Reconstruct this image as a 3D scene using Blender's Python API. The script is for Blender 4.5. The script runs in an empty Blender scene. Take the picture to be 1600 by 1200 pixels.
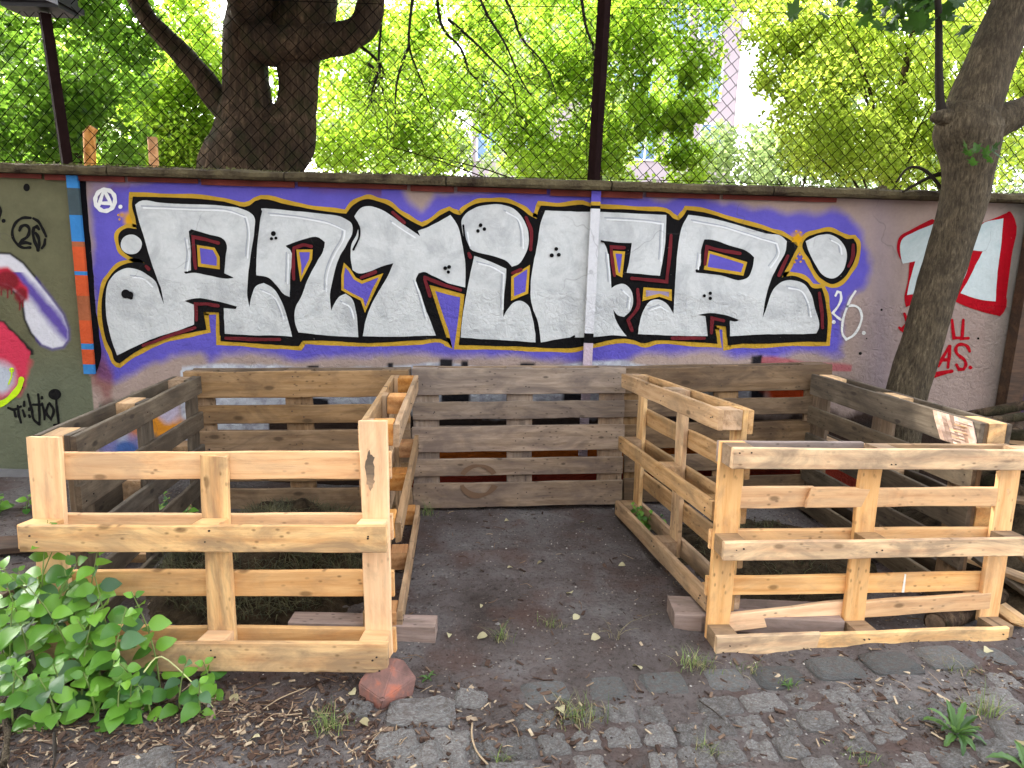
import bpy, bmesh, math, random
import numpy as np
from mathutils import Vector, Matrix
from mathutils.geometry import tessellate_polygon
R = random.Random(7)
NR = np.random.default_rng(7)
SC = bpy.context.scene
COL = SC.collection
# ------------------------------------------------------------------ camera
F, TH, RO, CH = 1050.0, 0.187, 0.030, 1.43
c_, s_, cr, sr = math.cos(TH), math.sin(TH), math.cos(RO), math.sin(RO)
cam = bpy.data.cameras.new('camera'); cam.lens = 36 * F / 1600; cam.sensor_width = 36
cam.clip_start = .05; cam.clip_end = 400
camo = bpy.data.objects.new('camera', cam); COL.objects.link(camo)
R0, U0, F0 = Vector((1, 0, 0)), Vector((0, s_, c_)), Vector((0, c_, -s_))
cx = R0 * cr + U0 * sr; cy = -R0 * sr + U0 * cr; cz = -F0
camo.matrix_world = Matrix(((cx.x, cy.x, cz.x, 0), (cx.y, cy.y, cz.y, 0), (cx.z, cy.z, cz.z, CH), (0, 0, 0, 1)))
SC.camera = camo
# ------------------------------------------------------------------ light
SUN = Vector((-0.62, 0.40, 0.68)).normalized()          # direction towards the sun
elev = math.asin(SUN.z); azim = math.atan2(SUN.x, SUN.y)
W = bpy.data.worlds.new('World'); SC.world = W; W.use_nodes = True
nt = W.node_tree; bg = nt.nodes['Background']
sky = nt.nodes.new('ShaderNodeTexSky'); sky.sky_type = 'NISHITA'; sky.sun_disc = False
sky.sun_elevation = elev; sky.sun_rotation = azim
sky.air_density = 1.0; sky.dust_density = 5.0; sky.ozone_density = 0.3
hz = nt.nodes.new('ShaderNodeHueSaturation'); hz.inputs['Saturation'].default_value = .3; nt.links.new(sky.outputs[0], hz.inputs['Color']); nt.links.new(hz.outputs[0], bg.inputs[0])  # thin bright haze; bg.inputs[1].default_value = 0.055
sl = bpy.data.lights.new('sun', 'SUN'); sl.energy = 5.0; sl.angle = math.radians(.53); sl.color = (1, .95, .86)
so = bpy.data.objects.new('sun', sl); COL.objects.link(so)
so.rotation_euler = SUN.to_track_quat('Z', 'Y').to_euler(); so.location = SUN * 30
SC.view_settings.view_transform = 'Standard'; SC.view_settings.look = 'None'
SC.view_settings.exposure = 1.05; SC.view_settings.gamma = 1; SC.view_settings.use_curve_mapping = False
SC.cycles.max_bounces = 8; SC.cycles.diffuse_bounces = 4; SC.cycles.transmission_bounces = 5; SC.cycles.transparent_max_bounces = 8
SC.cycles.sample_clamp_indirect = 8

# ------------------------------------------------------------------ helpers
def ray(px, py):
    U = px - 800; V = py - 600
    u = U * cr + V * sr; v = -U * sr + V * cr
    x = u / F; y = v / F
    return Vector((x, c_ - y * s_, -s_ - y * c_))
CP = Vector((0, 0, CH))
def PY(px, py, y):
    d = ray(px, py); return CP + d * (y / d.y)
def GZ(px, py, z=0):
    d = ray(px, py); return CP + d * ((z - CH) / d.z)
def obj(name, me, mat=None, parent=None):
    o = bpy.data.objects.new(name, me); COL.objects.link(o)
    if mat is not None and len(me.materials) == 0: me.materials.append(mat)
    if parent: o.parent = parent
    return o
def mesh(name, V, Fc, mat=None, parent=None, smooth=False):
    me = bpy.data.meshes.new(name); me.from_pydata([tuple(v) for v in V], [], [tuple(f) for f in Fc]); me.update()
    if smooth: me.polygons.foreach_set('use_smooth', [True] * len(me.polygons))
    return obj(name, me, mat, parent)
def quads(name, V, n, mat, parent=None, k=4, smooth=False):
    """V: (n*k,3) array, every k verts one polygon"""
    me = bpy.data.meshes.new(name)
    me.vertices.add(n * k); me.vertices.foreach_set('co', np.asarray(V, dtype=np.float32).ravel())
    me.loops.add(n * k); me.loops.foreach_set('vertex_index', np.arange(n * k, dtype=np.int32))
    me.polygons.add(n); me.polygons.foreach_set('loop_start', np.arange(0, n * k, k, dtype=np.int32))
    me.polygons.foreach_set('loop_total', np.full(n, k, dtype=np.int32))
    me.update(calc_edges=True); me.validate()
    return obj(name, me, mat, parent)
def empty(name, loc=(0, 0, 0)):
    o = bpy.data.objects.new(name, None); COL.objects.link(o); o.location = loc; o.empty_display_size = .1
    return o
def tag(o, label=None, cat=None, group=None, kind=None):
    if label: o['label'] = label
    if cat: o['category'] = cat
    if group: o['group'] = group
    if kind: o['kind'] = kind
    return o
_perm = NR.random((64, 64, 64)).astype(np.float32)
def vnoise(P, f=1.0, off=0.0):
    P = np.asarray(P, dtype=float) * f + off + 100
    if P.ndim == 1: P = P[None]
    if P.shape[1] == 2: P = np.c_[P, np.zeros(len(P))]
    i = np.floor(P).astype(int); t = P - i; t = t * t * (3 - 2 * t); i0 = i % 64; i1 = (i + 1) % 64
    r = 0
    for dx in (0, 1):
        for dy in (0, 1):
            for dz in (0, 1):
                w = (t[:, 0] if dx else 1 - t[:, 0]) * (t[:, 1] if dy else 1 - t[:, 1]) * (t[:, 2] if dz else 1 - t[:, 2])
                r = r + w * _perm[(i1 if dx else i0)[:, 0], (i1 if dy else i0)[:, 1], (i1 if dz else i0)[:, 2]]
    return r * 2 - 1
def fbm(P, f=1.0, o=4, off=0.0):
    a = 1; r = 0
    for k in range(o):
        r = r + a * vnoise(P, f, off + k * 7.3); f *= 2.03; a *= .5
    return r
def tube(pts, rad, sides=10, bump=0.0, bf=6, cap=True):
    """verts and faces of a bent tapering tube"""
    pts = [Vector(p) for p in pts]; V = []; Fc = []
    n = len(pts); up = Vector((0.13, .21, 1))
    prev = None
    for i, p in enumerate(pts):
        d = (pts[min(i + 1, n - 1)] - pts[max(i - 1, 0)]).normalized()
        if prev is None:
            a = d.cross(up if abs(d.dot(up.normalized())) < .9 else Vector((1, 0, .1))).normalized()
        else:
            a = (prev - d * prev.dot(d)).normalized()
        prev = a; b = d.cross(a)
        for k in range(sides):
            t = 2 * math.pi * k / sides
            V.append(p + (a * math.cos(t) + b * math.sin(t)) * rad[i])
    if bump:
        A = np.array([tuple(v) for v in V]); C = np.repeat(np.array([tuple(p) for p in pts]), sides, 0)
        D = A - C; L = np.linalg.norm(D, axis=1, keepdims=True) + 1e-6
        A = A + D / L * (fbm(A * [1, 1, .35], bf, 3)[:, None] * bump)
        V = [Vector(v) for v in A]
    for i in range(n - 1):
        for k in range(sides):
            k2 = (k + 1) % sides
            Fc.append((i * sides + k, i * sides + k2, (i + 1) * sides + k2, (i + 1) * sides + k))
    if cap:
        Fc.append(tuple(range(sides - 1, -1, -1))); Fc.append(tuple((n - 1) * sides + k for k in range(sides)))
    return V, Fc
def smoothline(pts, rad, sub=4):
    P = [Vector(p) for p in pts]; oP = []; oR = []
    for i in range(len(P) - 1):
        p0, p1, p2, p3 = P[max(i - 1, 0)], P[i], P[i + 1], P[min(i + 2, len(P) - 1)]
        for k in range(sub):
            t = k / sub
            oP.append(.5 * ((2 * p1) + (p2 - p0) * t + (2 * p0 - 5 * p1 + 4 * p2 - p3) * t * t + (-p0 + 3 * p1 - 3 * p2 + p3) * t ** 3))
            oR.append(rad[i] + (rad[i + 1] - rad[i]) * t)
    oP.append(P[-1]); oR.append(rad[-1]); return oP, oR
class MB:
    def __init__(s): s.V = []; s.F = []
    def add(s, V, Fc):
        n = len(s.V); s.V += list(V); s.F += [tuple(i + n for i in f) for f in Fc]
    def tube(s, pts, rad, sides=6, bump=0, bf=6, sub=0):
        if sub: pts, rad = smoothline(pts, rad, sub)
        s.add(*tube(pts, rad, sides, bump, bf))
    def box(s, a, b, M=None):
        V = [Vector((x, y, z)) for x in (a[0], b[0]) for y in (a[1], b[1]) for z in (a[2], b[2])]
        if M is not None: V = [M @ v for v in V]
        s.add(V, [(0, 1, 3, 2), (4, 6, 7, 5), (0, 4, 5, 1), (2, 3, 7, 6), (0, 2, 6, 4), (1, 5, 7, 3)])
    def build(s, name, mat, parent=None, smooth=False): return mesh(name, s.V, s.F, mat, parent, smooth)

# ------------------------------------------------------------------ materials
class NT:
    def __init__(s, name):
        s.m = bpy.data.materials.new(name); s.m.use_nodes = True; s.t = s.m.node_tree
        s.b = s.t.nodes['Principled BSDF']; s.out = s.t.nodes['Material Output']
    def n(s, ty, **kw):
        nd = s.t.nodes.new(ty)
        for k, v in kw.items():
            if k in nd.inputs: nd.inputs[k].default_value = v
            else: setattr(nd, k, v)
        return nd
    def l(s, a, b): s.t.links.new(a, b)
    def noise(s, vec, scale, detail=4, rough=.55, dist=0):
        nd = s.n('ShaderNodeTexNoise'); nd.inputs['Scale'].default_value = scale; nd.inputs['Detail'].default_value = detail
        nd.inputs['Roughness'].default_value = rough; nd.inputs['Distortion'].default_value = dist
        if vec is not None: s.l(vec, nd.inputs['Vector'])
        return nd.outputs['Fac']
    def ramp(s, fac, stops):
        nd = s.n('ShaderNodeValToRGB'); e = nd.color_ramp.elements
        while len(e) < len(stops): e.new(.5)
        for el, (p, c) in zip(e, stops):
            el.position = p; el.color = (c[0], c[1], c[2], 1) if isinstance(c, (tuple, list)) else (c, c, c, 1)
        s.l(fac, nd.inputs[0]); return nd.outputs[0]
    def mix(s, fac, a, b, mode='MIX'):
        nd = s.n('ShaderNodeMix', data_type='RGBA', blend_type=mode)
        for i, v in ((0, fac), (6, a), (7, b)):
            if hasattr(v, 'is_linked') or hasattr(v, 'links'): s.l(v, nd.inputs[i])
            else: nd.inputs[i].default_value = v if i == 0 else (v[0], v[1], v[2], 1)
        return nd.outputs[2]
    def math(s, op, a, b=None, clamp=False):
        nd = s.n('ShaderNodeMath', operation=op); nd.use_clamp = clamp
        for i, v in ((0, a), (1, b)):
            if v is None: continue
            if hasattr(v, 'links'): s.l(v, nd.inputs[i])
            else: nd.inputs[i].default_value = v
        return nd.outputs[0]
    def vmath(s, op, a, b):
        nd = s.n('ShaderNodeVectorMath', operation=op)
        for i, v in ((0, a), (1, b)):
            if hasattr(v, 'links'): s.l(v, nd.inputs[i])
            else: nd.inputs[i].default_value = v
        return nd.outputs[0]
    def bump(s, h, strength=.3, dist=.01, nrm=None):
        nd = s.n('ShaderNodeBump'); nd.inputs['Strength'].default_value = strength; nd.inputs['Distance'].default_value = dist
        s.l(h, nd.inputs['Height'])
        if nrm is not None: s.l(nrm, nd.inputs['Normal'])
        return nd.outputs[0]
    def done(s, col=None, rough=.8, nrm=None, spec=.3):
        if col is not None:
            if hasattr(col, 'links'): s.l(col, s.b.inputs['Base Color'])
            else: s.b.inputs['Base Color'].default_value = (col[0], col[1], col[2], 1)
        s.b.inputs['Roughness'].default_value = rough; s.b.inputs['Specular IOR Level'].default_value = spec
        if nrm is not None: s.l(nrm, s.b.inputs['Normal'])
        return s.m
def lin(*c):
    return tuple((v / 255 / 12.92) if v <= 10 else ((v / 255 + .055) / 1.055) ** 2.4 for v in c)

def m_wood(name, light, mid, dark, stain, stain_amt=.5, fig=.5, knots=1.0, grey_noise=5.0):
    N = NT(name); tc = N.n('ShaderNodeTexCoord').outputs['Object']; oi = N.n('ShaderNodeObjectInfo').outputs['Random']
    cmb = N.n('ShaderNodeCombineXYZ'); N.l(N.math('MULTIPLY', oi, 37.0), cmb.inputs[0]); N.l(N.math('MULTIPLY', oi, 91.0), cmb.inputs[1]); N.l(N.math('MULTIPLY', oi, 53.0), cmb.inputs[2])
    v = N.vmath('ADD', tc, cmb.outputs[0])
    warp = N.noise(v, 3.0, 2); 
    st = N.vmath('MULTIPLY', v, (1.6, 26, 26))
    fine = N.noise(st, 3.2, 8, .68, .35)
    st2 = N.vmath('MULTIPLY', v, (1.0, 9, 9))
    w = N.n('ShaderNodeTexWave'); w.wave_type = 'BANDS'; w.bands_direction = 'Y'; w.inputs['Scale'].default_value = .8
    w.inputs['Distortion'].default_value = 22; w.inputs['Detail'].default_value = 3; w.inputs['Detail Scale'].default_value = .22
    N.l(st2, w.inputs['Vector'])
    med = N.noise(N.vmath('MULTIPLY', v, (1.3, 7, 7)), 2.2, 6, .62, 1.2)
    g = N.math('ADD', N.math('ADD', N.math('MULTIPLY', fine, .42), N.math('MULTIPLY', med, .58 - fig * .16)), N.math('MULTIPLY', w.outputs['Fac'], fig * .16))
    col = N.ramp(g, [(.30, dark), (.43, mid), (.56, light), (.75, tuple(min(1, x * 1.1) for x in light))])
    # large grey stains along the grain
    sv = N.vmath('MULTIPLY', v, (2.2, 5.5, 5.5))
    sf = N.ramp(N.noise(sv, 1.5, 7, .66, .8), [(.5 - .12 * stain_amt, 0), (.66 - .06 * stain_amt, 1)])
    col = N.mix(N.math('MULTIPLY', sf, .74 * min(1, stain_amt + .3)), col, stain, 'MIX')
    # dark streaks
    dv = N.vmath('MULTIPLY', v, (4, 60, 60))
    ds = N.ramp(N.noise(dv, 1.2, 5, .6), [(.62, 0), (.74, 1)])
    dm = N.ramp(N.noise(v, grey_noise, 4), [(.48, 0), (.6, 1)])
    col = N.mix(N.math('MULTIPLY', N.math('MULTIPLY', ds, dm), .75), col, tuple(x * .35 for x in stain))
    # knots
    kv = N.vmath('MULTIPLY', N.vmath('ADD', v, N.n('ShaderNodeCombineXYZ').outputs[0]), (3.4, 7.5, 7.5))
    vo = N.n('ShaderNodeTexVoronoi'); vo.voronoi_dimensions = '2D'; vo.inputs['Scale'].default_value = 1.0; N.l(kv, vo.inputs['Vector'])
    ks = N.n('ShaderNodeSeparateColor'); N.l(vo.outputs['Color'], ks.inputs[0]); kg = N.math('GREATER_THAN', ks.outputs[0], .62)
    kn = N.ramp(N.math('ADD', vo.outputs['Distance'], N.math('MULTIPLY', fine, .05)), [(.07 * knots, 1), (.12 * knots, 0)])
    ring = N.ramp(vo.outputs['Distance'], [(.05, 0), (.12 * knots + .02, .55), (.3, 0)])
    col = N.mix(N.math('MULTIPLY', N.math('MULTIPLY', ring, kg), .6), col, tuple(x * .75 for x in mid))
    col = N.mix(N.math('MULTIPLY', N.math('MULTIPLY', kn, kg), .85), col, tuple(x * .32 for x in mid))
    # ink-like black specks
    sp = N.n('ShaderNodeTexVoronoi'); sp.voronoi_dimensions = '2D'; sp.inputs['Scale'].default_value = 1.0; N.l(N.vmath('MULTIPLY', v, (14, 26, 26)), sp.inputs['Vector'])
    spc = N.ramp(sp.outputs['Distance'], [(.05, 1), (.14, 0)])
    col = N.mix(N.math('MULTIPLY', N.math('MULTIPLY', spc, dm), .7), col, tuple(x * .25 for x in mid))
    hsv = N.n('ShaderNodeHueSaturation'); N.l(col, hsv.inputs['Color'])
    N.l(N.math('ADD', N.math('MULTIPLY', oi, .34), .84), hsv.inputs['Value'])
    N.l(N.math('ADD', N.math('MULTIPLY', N.math('FRACT', N.math('MULTIPLY', oi, 7.7)), .25), .84), hsv.inputs['Saturation'])
    b = N.bump(fine, .45, .003); b = N.bump(warp, .25, .01, b)
    return N.done(hsv.outputs[0], .78, b, .25)
K = 1.12
def L(c, k=K): return tuple(min(.9, x * k) for x in lin(*c))
WOOD = {
 'fresh': m_wood('wood_fresh_pine', L((216, 172, 122), 1.06), L((204, 156, 106), 1.06), L((182, 128, 82), 1.06), L((140, 116, 92), 1.06), .28, .6),
 'golden': m_wood('wood_golden_pine', L((218, 178, 124), 1.04), L((202, 156, 104), 1.04), L((178, 128, 82), 1.04), L((122, 102, 80), 1.04), .95, .6),
 'tan': m_wood('wood_tan_weathered', L((176, 142, 104), 1.03), L((152, 118, 80), 1.03), L((112, 80, 52), 1.03), L((104, 88, 68), 1.03), .5, .4),
 'orange': m_wood('wood_orange_block', L((206, 150, 90), 0.90), L((184, 124, 66), 0.90), L((140, 88, 44), 0.90), L((120, 86, 54), 0.90), .3, .8),
 'greypink': m_wood('wood_grey_weathered', L((156, 135, 114), 0.90), L((134, 113, 92), 0.90), L((102, 84, 70), 0.90), L((98, 84, 76), 0.90), .75, .25, .8),
 'brown': m_wood('wood_brown_weathered', L((140, 116, 90), 0.69), L((118, 94, 68), 0.69), L((84, 63, 44), 0.69), L((80, 64, 50), 0.69), .7, .35, 1.2),
 'brownlight': m_wood('wood_brown_light', L((166, 134, 98), 0.74), L((146, 114, 78), 0.74), L((108, 78, 50), 0.74), L((100, 80, 60), 0.74), .6, .35, 1.2),
 'dark': m_wood('wood_dark_grey', L((104, 92, 76), 0.90), L((84, 72, 58), 0.90), L((54, 44, 34), 0.90), L((58, 50, 42), 0.90), .8, .25),
 'mauve': m_wood('wood_mauve_grey', L((162, 140, 128), 0.95), L((144, 121, 108), 0.95), L((112, 92, 80), 0.95), L((104, 92, 82), 0.95), .5, .3),
 'block': m_wood('wood_chip_block', L((184, 150, 110)), L((164, 126, 86)), L((124, 90, 58)), L((110, 92, 72)), .5, .3),
 'rot': m_wood('wood_dark_beam', L((80, 60, 46)), L((60, 44, 32)), L((34, 24, 18)), L((44, 36, 30)), .8, .25),
}
def m_plain(name, col, rough=.8, var=.25, scale=12, bmp=.3, bd=.004, spec=.3, c2=None):
    N = NT(name); tc = N.n('ShaderNodeTexCoord').outputs['Object']
    f = N.noise(tc, scale, 6, .6)
    a = tuple(x * (1 - var) for x in col); b = tuple(min(1, x * (1 + var)) for x in (c2 or col))
    col = N.ramp(f, [(.3, a), (.7, b)])
    return N.done(col, rough, N.bump(N.noise(tc, scale * 5, 5, .6), bmp, bd), spec)
def m_leaf(name, deep, lite, trans, tmix=.5, rough=.45, vein=False):
    N = NT(name); g = N.n('ShaderNodeNewGeometry'); tc = N.n('ShaderNodeTexCoord').outputs['Object']
    oi = N.n('ShaderNodeObjectInfo').outputs['Random']
    rnd = N.math('FRACT', N.math('ADD', g.outputs['Random Per Island'], oi))
    col = N.ramp(rnd, [(.05, deep), (.95, lite)])
    if vein:
        st = N.vmath('MULTIPLY', tc, (1, 1, 1)); f = N.noise(st, 60, 3)
        col = N.mix(N.ramp(f, [(.35, .25), (.7, 0)]), col, tuple(x * .5 for x in deep))
    N.l(col, N.b.inputs['Base Color']); N.b.inputs['Roughness'].default_value = rough; N.b.inputs['Specular IOR Level'].default_value = .4
    tr = N.n('ShaderNodeBsdfTranslucent'); tcol = N.ramp(rnd, [(.05, tuple(x * .65 for x in trans)), (.95, trans)]); N.l(tcol, tr.inputs[0])
    ms = N.n('ShaderNodeMixShader'); ms.inputs[0].default_value = tmix
    N.l(N.b.outputs[0], ms.inputs[1]); N.l(tr.outputs[0], ms.inputs[2]); N.l(ms.outputs[0], N.out.inputs[0])
    return N.m
def m_bark(name, a, b, c, scale=1.0, moss=None):
    N = NT(name); tc = N.n('ShaderNodeTexCoord').outputs['Object']
    v = N.vmath('MULTIPLY', tc, (scale * 1, scale * 1, scale * .22))
    f = N.noise(v, 34, 8, .7, .6); big = N.noise(tc, 4 * scale, 4)
    col = N.ramp(f, [(.3, a), (.5, b), (.72, c)])
    col = N.mix(N.ramp(big, [(.4, 0), (.65, .6)]), col, a)
    if moss: col = N.mix(N.ramp(N.noise(tc, 9 * scale, 5, .6), [(.5, 0), (.62, .6)]), col, moss)
    vo = N.n('ShaderNodeTexVoronoi'); vo.inputs['Scale'].default_value = 38; N.l(v, vo.inputs['Vector'])
    nb = N.bump(f, 1.0, .035); nb = N.bump(vo.outputs['Distance'], .5, .015, nb)
    return N.done(col, .9, nb, .15)
def m_paint(name, col, var=.12, rough=.62, attr=False, blotch=None):
    """spray paint on rough plaster; relief taken from the wall's own coordinates"""
    N = NT(name); tc = N.n('ShaderNodeTexCoord').outputs['Object']
    if attr:
        at = N.n('ShaderNodeAttribute'); at.attribute_name = 'paint'; base = at.outputs['Color']
    else:
        base = N.n('ShaderNodeRGB').outputs[0]; base.default_value = (*col, 1)
    f = N.noise(tc, 7, 7, .62); f2 = N.noise(tc, 60, 5, .6)
    m = N.ramp(f, [(.3, 1 - var), (.7, 1 + 0 * var)])
    c = N.mix(1.0, base, m, 'MULTIPLY')
    c = N.mix(N.ramp(f2, [(.35, .28), (.6, 0)]), c, N.mix(1.0, c, (.8, .8, .8), 'MULTIPLY'))
    if blotch: c = N.mix(N.ramp(N.noise(tc, 4.5, 8, .7, .6), [(.46, 0), (.62, .8)]), c, blotch)
    cr2 = N.n('ShaderNodeTexVoronoi'); cr2.feature = 'DISTANCE_TO_EDGE'; cr2.inputs['Scale'].default_value = 1.3
    wv = N.n('ShaderNodeTexNoise'); wv.inputs['Scale'].default_value = 5; N.l(tc, wv.inputs['Vector'])
    N.l(N.vmath('ADD', tc, N.vmath('MULTIPLY', wv.outputs['Color'], (.35, .35, .35))), cr2.inputs['Vector'])
    gate = N.ramp(N.noise(tc, 1.7, 2), [(.55, 0), (.6, 1)])
    crk = N.math('MULTIPLY', N.ramp(cr2.outputs['Distance'], [(.0015, 1), (.005, 0)]), gate)
    c = N.mix(N.math('MULTIPLY', crk, .38), c, (.06, .055, .05))
    # small chips where paint has fallen off
    ch = N.ramp(N.noise(tc, 38, 4, .7), [(.70, 0), (.72, 1)])
    c = N.mix(N.math('MULTIPLY', ch, .55), c, (.30, .27, .24))
    # rough trowelled lower half
    sep = N.n('ShaderNodeSeparateXYZ'); N.l(tc, sep.inputs[0])
    low = N.ramp(N.math('ADD', sep.outputs[2], N.math('MULTIPLY', N.noise(tc, 6, 3), .12)), [(.0, 1), (1, 1)])
    zz = N.math('LESS_THAN', N.math('ADD', sep.outputs[2], N.math('MULTIPLY', N.noise(tc, 5, 3), .16)), 1.32)
    lump = N.math('MULTIPLY', N.noise(tc, 30, 6, .6, .8), N.math('ADD', N.math('MULTIPLY', zz, .75), .25))
    nb = N.bump(N.noise(tc, 160, 3), .15, .002); nb = N.bump(lump, .85, .016, nb); nb = N.bump(N.noise(tc, 3, 3), .25, .03, nb)
    return N.done(c, .78, nb, .1)

# ------------------------------------------------------------------ ground
def ground_z(x, y):
    P = np.c_[x, y]
    z = .012 * fbm(P, 1.3, 3) + .007 * fbm(P, 9, 4, 3.3)
    z = z + .05 * np.exp(-((x + 2.2) ** 2 / .5)) * np.clip((y - 1.6) / 2, 0, 1)        # litter heap at far left
    z = z + .022 * np.exp(-(((x + .05) * .8) ** 2 / .2 + (y - 3.05 - .12 * x) ** 2 / .004))  # a root ridge
    z = np.where(y > 4.2, z * 3, z)
    return z
def axis(lo, hi, step, far, n):
    a = np.arange(lo, hi + 1e-6, step); e = np.geomspace(.15, far, n)
    return np.concatenate([lo - e[::-1], a, hi + e])
gx = axis(-3.4, 3.4, .02, 90, 22); gy = axis(1.2, 4.1, .02, 90, 22)
X, Y = np.meshgrid(gx, gy); Z = ground_z(X.ravel(), Y.ravel())
nx, ny = len(gx), len(gy)
def gridmesh(name, V, nx, ny, mat, parent=None, smooth=True):
    idx = np.arange(nx * ny).reshape(ny, nx)
    q = np.stack([idx[:-1, :-1], idx[:-1, 1:], idx[1:, 1:], idx[1:, :-1]], -1).reshape(-1, 4)
    me = bpy.data.meshes.new(name); n = len(q)
    me.vertices.add(nx * ny); me.vertices.foreach_set('co', np.asarray(V, np.float32).ravel())
    me.loops.add(n * 4); me.loops.foreach_set('vertex_index', q.ravel().astype(np.int32))
    me.polygons.add(n); me.polygons.foreach_set('loop_start', np.arange(0, n * 4, 4, dtype=np.int32))
    me.polygons.foreach_set('loop_total', np.full(n, 4, dtype=np.int32))
    if smooth: me.polygons.foreach_set('use_smooth', np.ones(n, dtype=bool))
    me.update(calc_edges=True)
    return obj(name, me, mat, parent)
def m_soil():
    N = NT('soil'); tc = N.n('ShaderNodeTexCoord').outputs['Object']
    a = N.noise(tc, 2.2, 6, .65, .4); b = N.noise(tc, 55, 7, .72); c = N.noise(tc, 170, 5, .7)
    col = N.ramp(a, [(.3, L((72, 64, 60), 1)), (.5, L((98, 90, 87), 1)), (.7, L((122, 118, 116), 1))])
    col = N.mix(N.ramp(b, [(.32, .7), (.5, 0)]), col, L((44, 36, 32), 1))
    col = N.mix(N.ramp(c, [(.56, 0), (.74, .6)]), col, L((134, 120, 110), 1))
    red = N.ramp(N.noise(tc, 3.1, 4, .6), [(.5, 0), (.66, .5)])
    col = N.mix(red, col, L((84, 58, 48), 1))
    vo = N.n('ShaderNodeTexVoronoi'); vo.inputs['Scale'].default_value = 75; N.l(tc, vo.inputs['Vector'])
    pick = N.math('GREATER_THAN', N.n('ShaderNodeSeparateColor').outputs[0], .5)
    sc = N.n('ShaderNodeSeparateColor'); N.l(vo.outputs['Color'], sc.inputs[0])
    ch = N.math('MULTIPLY', N.math('LESS_THAN', vo.outputs['Distance'], .28), N.math('GREATER_THAN', sc.outputs[0], .94))
    col = N.mix(N.math('MULTIPLY', ch, .7), col, L((168, 156, 140), 1))
    nb = N.bump(c, .6, .006); nb = N.bump(b, .9, .02, nb)
    return N.done(col, .95, nb, .12)
SOIL = m_soil()
ground = gridmesh('ground', np.c_[X.ravel(), Y.ravel(), Z], nx, ny, SOIL)
tag(ground, kind='structure')
def gz(x, y): return float(ground_z(np.array([x]), np.array([y]))[0])

# cobblestones and slabs set in the soil
def m_stone(name, a, b, c):
    N = NT(name); tc = N.n('ShaderNodeTexCoord').outputs['Object']; oi = N.n('ShaderNodeObjectInfo').outputs['Random']
    cmb = N.n('ShaderNodeCombineXYZ'); N.l(N.math('MULTIPLY', oi, 60.0), cmb.inputs[0]); N.l(N.math('MULTIPLY', oi, 31.0), cmb.inputs[1])
    v = N.vmath('ADD', tc, cmb.outputs[0])
    f = N.noise(v, 16, 8, .7, .5); g = N.noise(v, 110, 5, .7)
    col = N.ramp(f, [(.3, a), (.5, b), (.7, c)])
    col = N.mix(N.ramp(g, [(.58, 0), (.72, .6)]), col, tuple(min(1, x * 1.7) for x in c))
    col = N.mix(N.ramp(N.noise(v, 9, 5, .6), [(.44, 0), (.62, .8)]), col, L((96, 86, 80), 1))
    hsv = N.n('ShaderNodeHueSaturation'); N.l(col, hsv.inputs['Color']); N.l(N.math('ADD', N.math('MULTIPLY', oi, .5), .75), hsv.inputs['Value'])
    nb = N.bump(g, .6, .004); nb = N.bump(f, .9, .015, nb)
    return N.done(hsv.outputs[0], .8, nb, .3)
STONE = m_stone('granite', L((88, 85, 82), 1), L((120, 117, 113), 1), L((156, 154, 151), 1))
SLATE = m_stone('slate', L((74, 74, 72), 1), L((92, 93, 91), 1), L((110, 111, 109), 1))
def stone_mesh(seed, rough=1.0, n=9):
    V = []; Fc = []
    g = np.linspace(-1, 1, n); rr = random.Random(seed)
    P = []
    for j in range(n):
        for i in range(n):
            x, y = g[i], g[j]
            e = max(abs(x), abs(y)); corner = (abs(x) ** 6 + abs(y) ** 6) ** (1 / 6.)
            s = e / max(corner, 1e-6) if corner > 0 else 1
            z = 1 - .4 * max(0, (e - .78) / .22) ** 2
            P.append((x * .5 * s, y * .5 * s, z))
    P = np.array(P); P[:, 2] += .16 * rough * fbm(P * [1, 1, 0], 3.2, 3, seed * 3.1)
    P[:, 0] += .045 * rough * vnoise(P, 2.4, seed + 9.); P[:, 1] += .045 * rough * vnoise(P, 2.4, seed + 19.)
    P[:, 2] += .22 * rough * vnoise(P * [1, 1, 0], 7.0, seed + 2.)
    V = [tuple(p) for p in P]
    for j in range(n - 1):
        for i in range(n - 1): Fc.append((j * n + i, j * n + i + 1, (j + 1) * n + i + 1, (j + 1) * n + i))
    ring = [i for i in range(n)] + [j * n + n - 1 for j in range(1, n)] + [(n - 1) * n + i for i in range(n - 2, -1, -1)] + [j * n for j in range(n - 2, 0, -1)]
    m = len(ring); base = len(V)
    for k in ring: V.append((V[k][0] * 1.02, V[k][1] * 1.02, -1))
    for k in range(m): k2 = (k + 1) % m; Fc.append((ring[k2], ring[k], base + k, base + k2))
    me = bpy.data.meshes.new('cobblestone'); me.from_pydata(V, [], Fc); me.update()
    me.polygons.foreach_set('use_smooth', [True] * len(me.polygons)); return me
SM = [stone_mesh(k, 1.0) for k in range(8)]; SL = [stone_mesh(20 + k, .25) for k in range(4)]
for m in SM: m.materials.append(STONE)
for m in SL: m.materials.append(SLATE)
yaw = .17; e = Vector((math.cos(yaw), math.sin(yaw))); nrm = Vector((math.sin(yaw * .55), -math.cos(yaw * .55))); O = Vector((.073, 1.927))
def put_stone(me, u, v, wu, wv, zt, rot=0, name='cobblestone'):
    p = O + e * u + nrm * v
    if not (-1.9 < p.x < 2.9 and 1.0 < p.y < 2.6): return
    o = obj(name, me, None, ground); o.location = (p.x, p.y, gz(p.x, p.y) + zt - .03); o.rotation_euler = (R.uniform(-.03, .03), R.uniform(-.03, .03), yaw * .8 + rot)
    o.scale = (wu, wv, .03)
    return o
u = .0; 
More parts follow.
